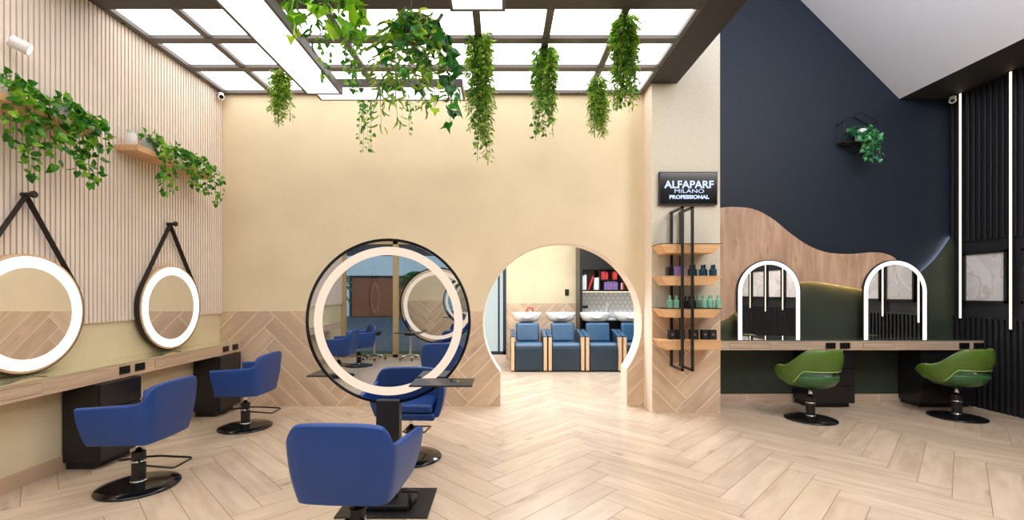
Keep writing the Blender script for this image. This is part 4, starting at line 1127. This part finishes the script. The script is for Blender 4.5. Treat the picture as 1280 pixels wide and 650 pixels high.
# backwash units
def wash_unit():
    t = thing('wash_chair', '', 'chair')      # faces -Y, front at y=0
    for s in (-1, 1):
        mb = MB(); mb.box(*(sorted((s*.275, s*.335))), 0, .10, .03, .655); mb.build('front_post', M['washtrim'], t, bevel=.003)
        mb = MB(); x0, x1 = sorted((s*.27, s*.34))
        mb.prism([(0.10, .03), (.75, .03), (.75, .74), (.55, .74), (.10, .655)], 'yz', x0, x1); ar = mb.build('arm_panel', M['washdark'], t, bevel=.006)
        mb = MB(); mb.prism([(-.005, .655), (.10, .655), (.56, .742), (.56, .765), (.10, .685), (-.005, .685)], 'yz', x0-.004, x1+.004); mb.build('arm_pad', M['washblue'], ar, bevel=.01)
    mb = MB(); mb.prism([(.02, .02), (.0, .40), (.04, .50), (.12, .53), (.62, .50), (.62, .02)], 'yz', -.265, .265); mb.build('seat', M['washdark'], t, bevel=.02, bseg=3)
    mb = MB(); mb.prism([(.03, .49), (.1, .545), (.60, .52), (.60, .48), (.1, .49)], 'yz', -.26, .26); mb.build('seat_pad', M['washblue'], t, bevel=.015, bseg=3)
    mb = MB(); mb.prism([(.44, .53), (.55, .885), (.65, .885), (.58, .53)], 'yz', -.235, .235); mb.build('back_cushion', M['washblue'], t, bevel=.04, bseg=4)
    # basin
    prof = [(.001, .86), (.16, .862), (.235, .89), (.275, .95), (.292, 1.02), (.295, 1.05), (.268, 1.05), (.245, .98), (.16, .92), (.001, .905)]
    mb = MB(); seg = 48; vs = []; fs = []
    for r, h in prof:
        for q in range(seg):
            a = 2*PI*q/seg; n = .5; ca, sa = math.cos(a), math.sin(a)
            ca = math.copysign(abs(ca)**.75, ca); sa = math.copysign(abs(sa)**.75, sa)
            hh = h
            if h > .96 and sa < -.3: hh = h-.09*max(0, 1-(abs(ca)/.42)**2)**.5
            vs.append((r*ca*1.02, .86+r*sa*.8, hh+.03))
    for j in range(len(prof)-1):
        for q in range(seg): fs.append((j*seg+q, j*seg+(q+1) % seg, (j+1)*seg+(q+1) % seg, (j+1)*seg+q))
    mb.add(vs, fs); bs = mb.build('basin', M['ceramic'], t, smooth=True, weld=True)
    mb = MB(); mb.tube([(.08, 1.05, 1.0), (.08, 1.05, 1.09), (.08, .98, 1.10)], .012, 8); mb.tube([(-.1, 1.04, 1.0), (-.1, 1.04, 1.07)], .014, 8); mb.build('faucet', M['chrome'], bs, smooth=True)
    mb = MB(); mb.box(-.13, .13, .74, 1.0, 0, .88); mb.build('pedestal', M['matte_black'], t, bevel=.01)
    return t
wu = wash_unit()
for i, lab in enumerate(('blue hair-washing chair with white basin nearest the frosted glass door', 'blue hair-washing chair with white basin in front of the wall switch', 'blue hair-washing chair with white basin in front of the cabinet edge', 'blue hair-washing chair half hidden by the round opening')):
    o = wu if i == 0 else copy_tree(wu)
    o.location = (.515+.70*i, 8.60, 0); tag(o, lab, 'chair', 'hair-washing chairs')
mb = MB(); pts = [(.37+.07*math.cos(a), 9.72, 1.06+.07*math.sin(a)) for a in [PI*k/10 for k in range(-2, 13)]]
t = thing('shower_hose', 'red looped hose standing behind the first white basin', 'hose', (PX(662, 9.72), 9.72, .9))
mb = MB(); cxx = PX(662.5, 9.72); mb.tube([(cxx+.07*math.cos(a), 9.72, 1.10+.07*math.sin(a)) for a in [PI*q/12 for q in range(-2, 15)]], .014, 8); mb.tube([(cxx-.055, 9.72, 1.07), (cxx-.06, 9.72, 0)], .014, 8); mb.build('hose', M['red'], t, smooth=True)

# ------------------------------------------------------------------ FRONT GLAZING + STREET (seen in the mirrors)
mb = MB()
for x in (-3.65, -2.44, -1.1, .5, 1.9): mb.box(x-.06, x+.06, YF-.06, YF+.02, 0, 4.1)
mb.box(XL, 2.0, YF-.06, YF+.02, 2.6, 2.74); mb.box(XL, 2.0, YF-.06, YF+.02, 0, .06)
w1 = struct('window_1', mb, M['brass'])
mb = MB(); mb.box(XL, 2.0, YF-.03, YF-.02, .06, 4.1); struct('pane', mb, M['glass'], w1)
mb = MB(); mb.box(2.0, XR+.1, YF-.15, YF, 0, 7.8); struct('wall_front', mb, M['charcoal'])
mb = MB(); mb.box(-40, 30, -40, YF-.15, -.14, -.04); struct('street', mb, M['asphalt'])
mb = MB(); mb.box(-12, 8, -5.2, YF-.2, -.1, .0); tag(mb.build('grass_verge', M['lawn']), 'strip of grass outside the front window', 'grass', kind='stuff')
bl = thing('building', 'pale building across the street with an orange garage door, seen as a reflection', 'building', (-8, -22, 0))
mb = MB(); mb.box(-26, 14, -23, -22, 0, 9); mb.build('facade', M['facade_d'], bl)
mb = MB(); mb.box(-26, 14, -21.98, -21.6, 2.5, 3.7); mb.box(-26, -9.4, -21.98, -21.9, 0, 2.5); mb.box(-5.9, 14, -21.98, -21.9, 0, 2.5); mb.build('white_band', M['facade'], bl)
mb = MB(); mb.box(-9.2, -6.0, -21.9, -21.8, 0, 2.35); mb.build('garage_door', M['garage'], bl)
for x in (-11.4, -12.6, -3.5, -1.5):
    mb = MB(); mb.box(x, x+.85, -21.9, -21.85, .7, 2.3); w = mb.build('window', M['navy'], bl)
    mb = MB()
    for q in range(7): mb.box(x, x+.85, -21.85, -21.83, .75+q*.22, .80+q*.22)
    mb.build('louvre', M['facade'], w)
for x in (-13, -10.4, -7.8, -5.2, -2.6):
    mb = MB(); mb.box(x, x+2.2, -21.99, -21.95, 4.0, 5.6); mb.build('window', M['navy'], bl)
def palm(x, y, lab):
    t = thing('palm_plant', lab, 'plant', (x, y, 0), group='palms outside')
    mb = MB(); mb.tube([(x, y, -.04), (x+.05, y, 1.0), (x, y, 1.7)], .07, 10); mb.build('trunk', M['bark'], t, smooth=True)
    lm = MB()
    for q in range(16):
        a = R_(0, 2*PI); r0 = Vector((x, y, 1.7)); d = Vector((math.cos(a), math.sin(a), R_(.3, 1.6))).normalized(); p = r0.copy(); v = d
        for s in range(12):
            v = (v+Vector((0, 0, -.13))).normalized(); p = p+v*.1
            sd = v.cross(Vector((0, 0, 1))).normalized()
            for sg in (-1, 1): leaf(lm, p, v*.5+sd*sg, .32, 'lance')
    lm.build('fronds', M['lf_ivy'], t)
palm(-6.4, -9.5, 'palm outside the front window, nearer the counter, seen as a reflection')
palm(-1.75, -6.3, 'palm outside the front window beside the brass mullion, seen as a reflection')
def stool(x, y, lab):
    t = thing('saddle_stool', lab, 'stool', (x, y, 0), group='rolling stools by the window')
    mb = MB()
    for q in range(5):
        a = 2*PI*q/5; mb.tube([(x, y, .12), (x+.25*math.cos(a), y+.25*math.sin(a), .075)], .014, 8)
    mb.build('star_base', M['chrome'], t, smooth=True)
    for q in range(5):
        a = 2*PI*q/5; mb = MB(); mb.lathe([(.028, -.012), (.028, .012)], (x+.25*math.cos(a), y+.25*math.sin(a), .03), 14, 'x'); mb.build('caster', M['matte_black'], t)
    mb = MB(); mb.lathe([(.028, .1), (.028, .3), (.016, .3), (.016, .52)], (x, y, 0), 14); mb.build('column', M['chrome'], t)
    mb = MB(); mb.lathe([(.05, .53), (.12, .54), (.155, .58), (.155, .61), (.12, .635), (.001, .62)], (x, y, 0), 28); mb.build('seat', M['matte_black'], t, smooth=True)
stool(-2.83, -3.72, 'black saddle stool on chrome casters by the brass mullion, seen as a reflection')
stool(-2.02, -3.70, 'black saddle stool on chrome casters beyond the brass mullion, seen as a reflection')

# ------------------------------------------------------------------ LIGHTS, WORLD, CAMERA
def area(name, loc, rot, sx, sy, e, col=(1, 1, 1)):
    l = bpy.data.lights.new(name, 'AREA'); l.shape = 'RECTANGLE'; l.size = sx; l.size_y = sy; l.energy = e; l.color = col
    o = bpy.data.objects.new(name, l); COL.objects.link(o); o.location = loc; o.rotation_euler = rot; return o
area('vault_fill', (2.5, 2.1, 4.9), (math.radians(12), math.radians(-135), 0), .4, 3.4, 170, (.88, .93, 1))  # unseen fill lamp added to brighten the sloped ceiling
area('alcove_fill', (4.6, 2.0, 4.6), (math.radians(25), 0, 0), 2.4, 2.0, 210, (1, .95, .9))  # added fill, out of view, lifts the dark alcove and its prints
area('wash_room_daylight', (.5, 7.4, 3.2), (math.radians(-20), 0, 0), 2.4, 1.4, 170, (.78, .88, 1))
w = bpy.data.worlds.new('world'); SC.world = w; w.use_nodes = True
nt = w.node_tree; bg = nt.nodes['Background']
sky = nt.nodes.new('ShaderNodeTexSky'); sky.sky_type = 'NISHITA'; sky.sun_disc = False; sky.sun_elevation = math.radians(12); sky.sun_rotation = math.radians(120)
nt.links.new(sky.outputs[0], bg.inputs['Color']); bg.inputs['Strength'].default_value = .45

cam = bpy.data.cameras.new('camera'); co = bpy.data.objects.new('camera', cam); COL.objects.link(co)
co.location = (0, 0, 1.5); co.rotation_euler = (PI/2, 0, 0)
cam.sensor_width = 36; cam.lens = 36*575/1280; cam.shift_x = 13/1280; cam.shift_y = 40/1280; cam.clip_start = .05
SC.camera = co
SC.view_settings.view_transform = 'Standard'; SC.view_settings.look = 'None'; SC.view_settings.exposure = 0
SC.cycles.use_denoising = True; SC.cycles.max_bounces = 10; SC.cycles.diffuse_bounces = 5; SC.cycles.glossy_bounces = 6; SC.cycles.transparent_max_bounces = 12
SC.cycles.sample_clamp_indirect = 6; SC.cycles.caustics_reflective = False; SC.cycles.caustics_refractive = False
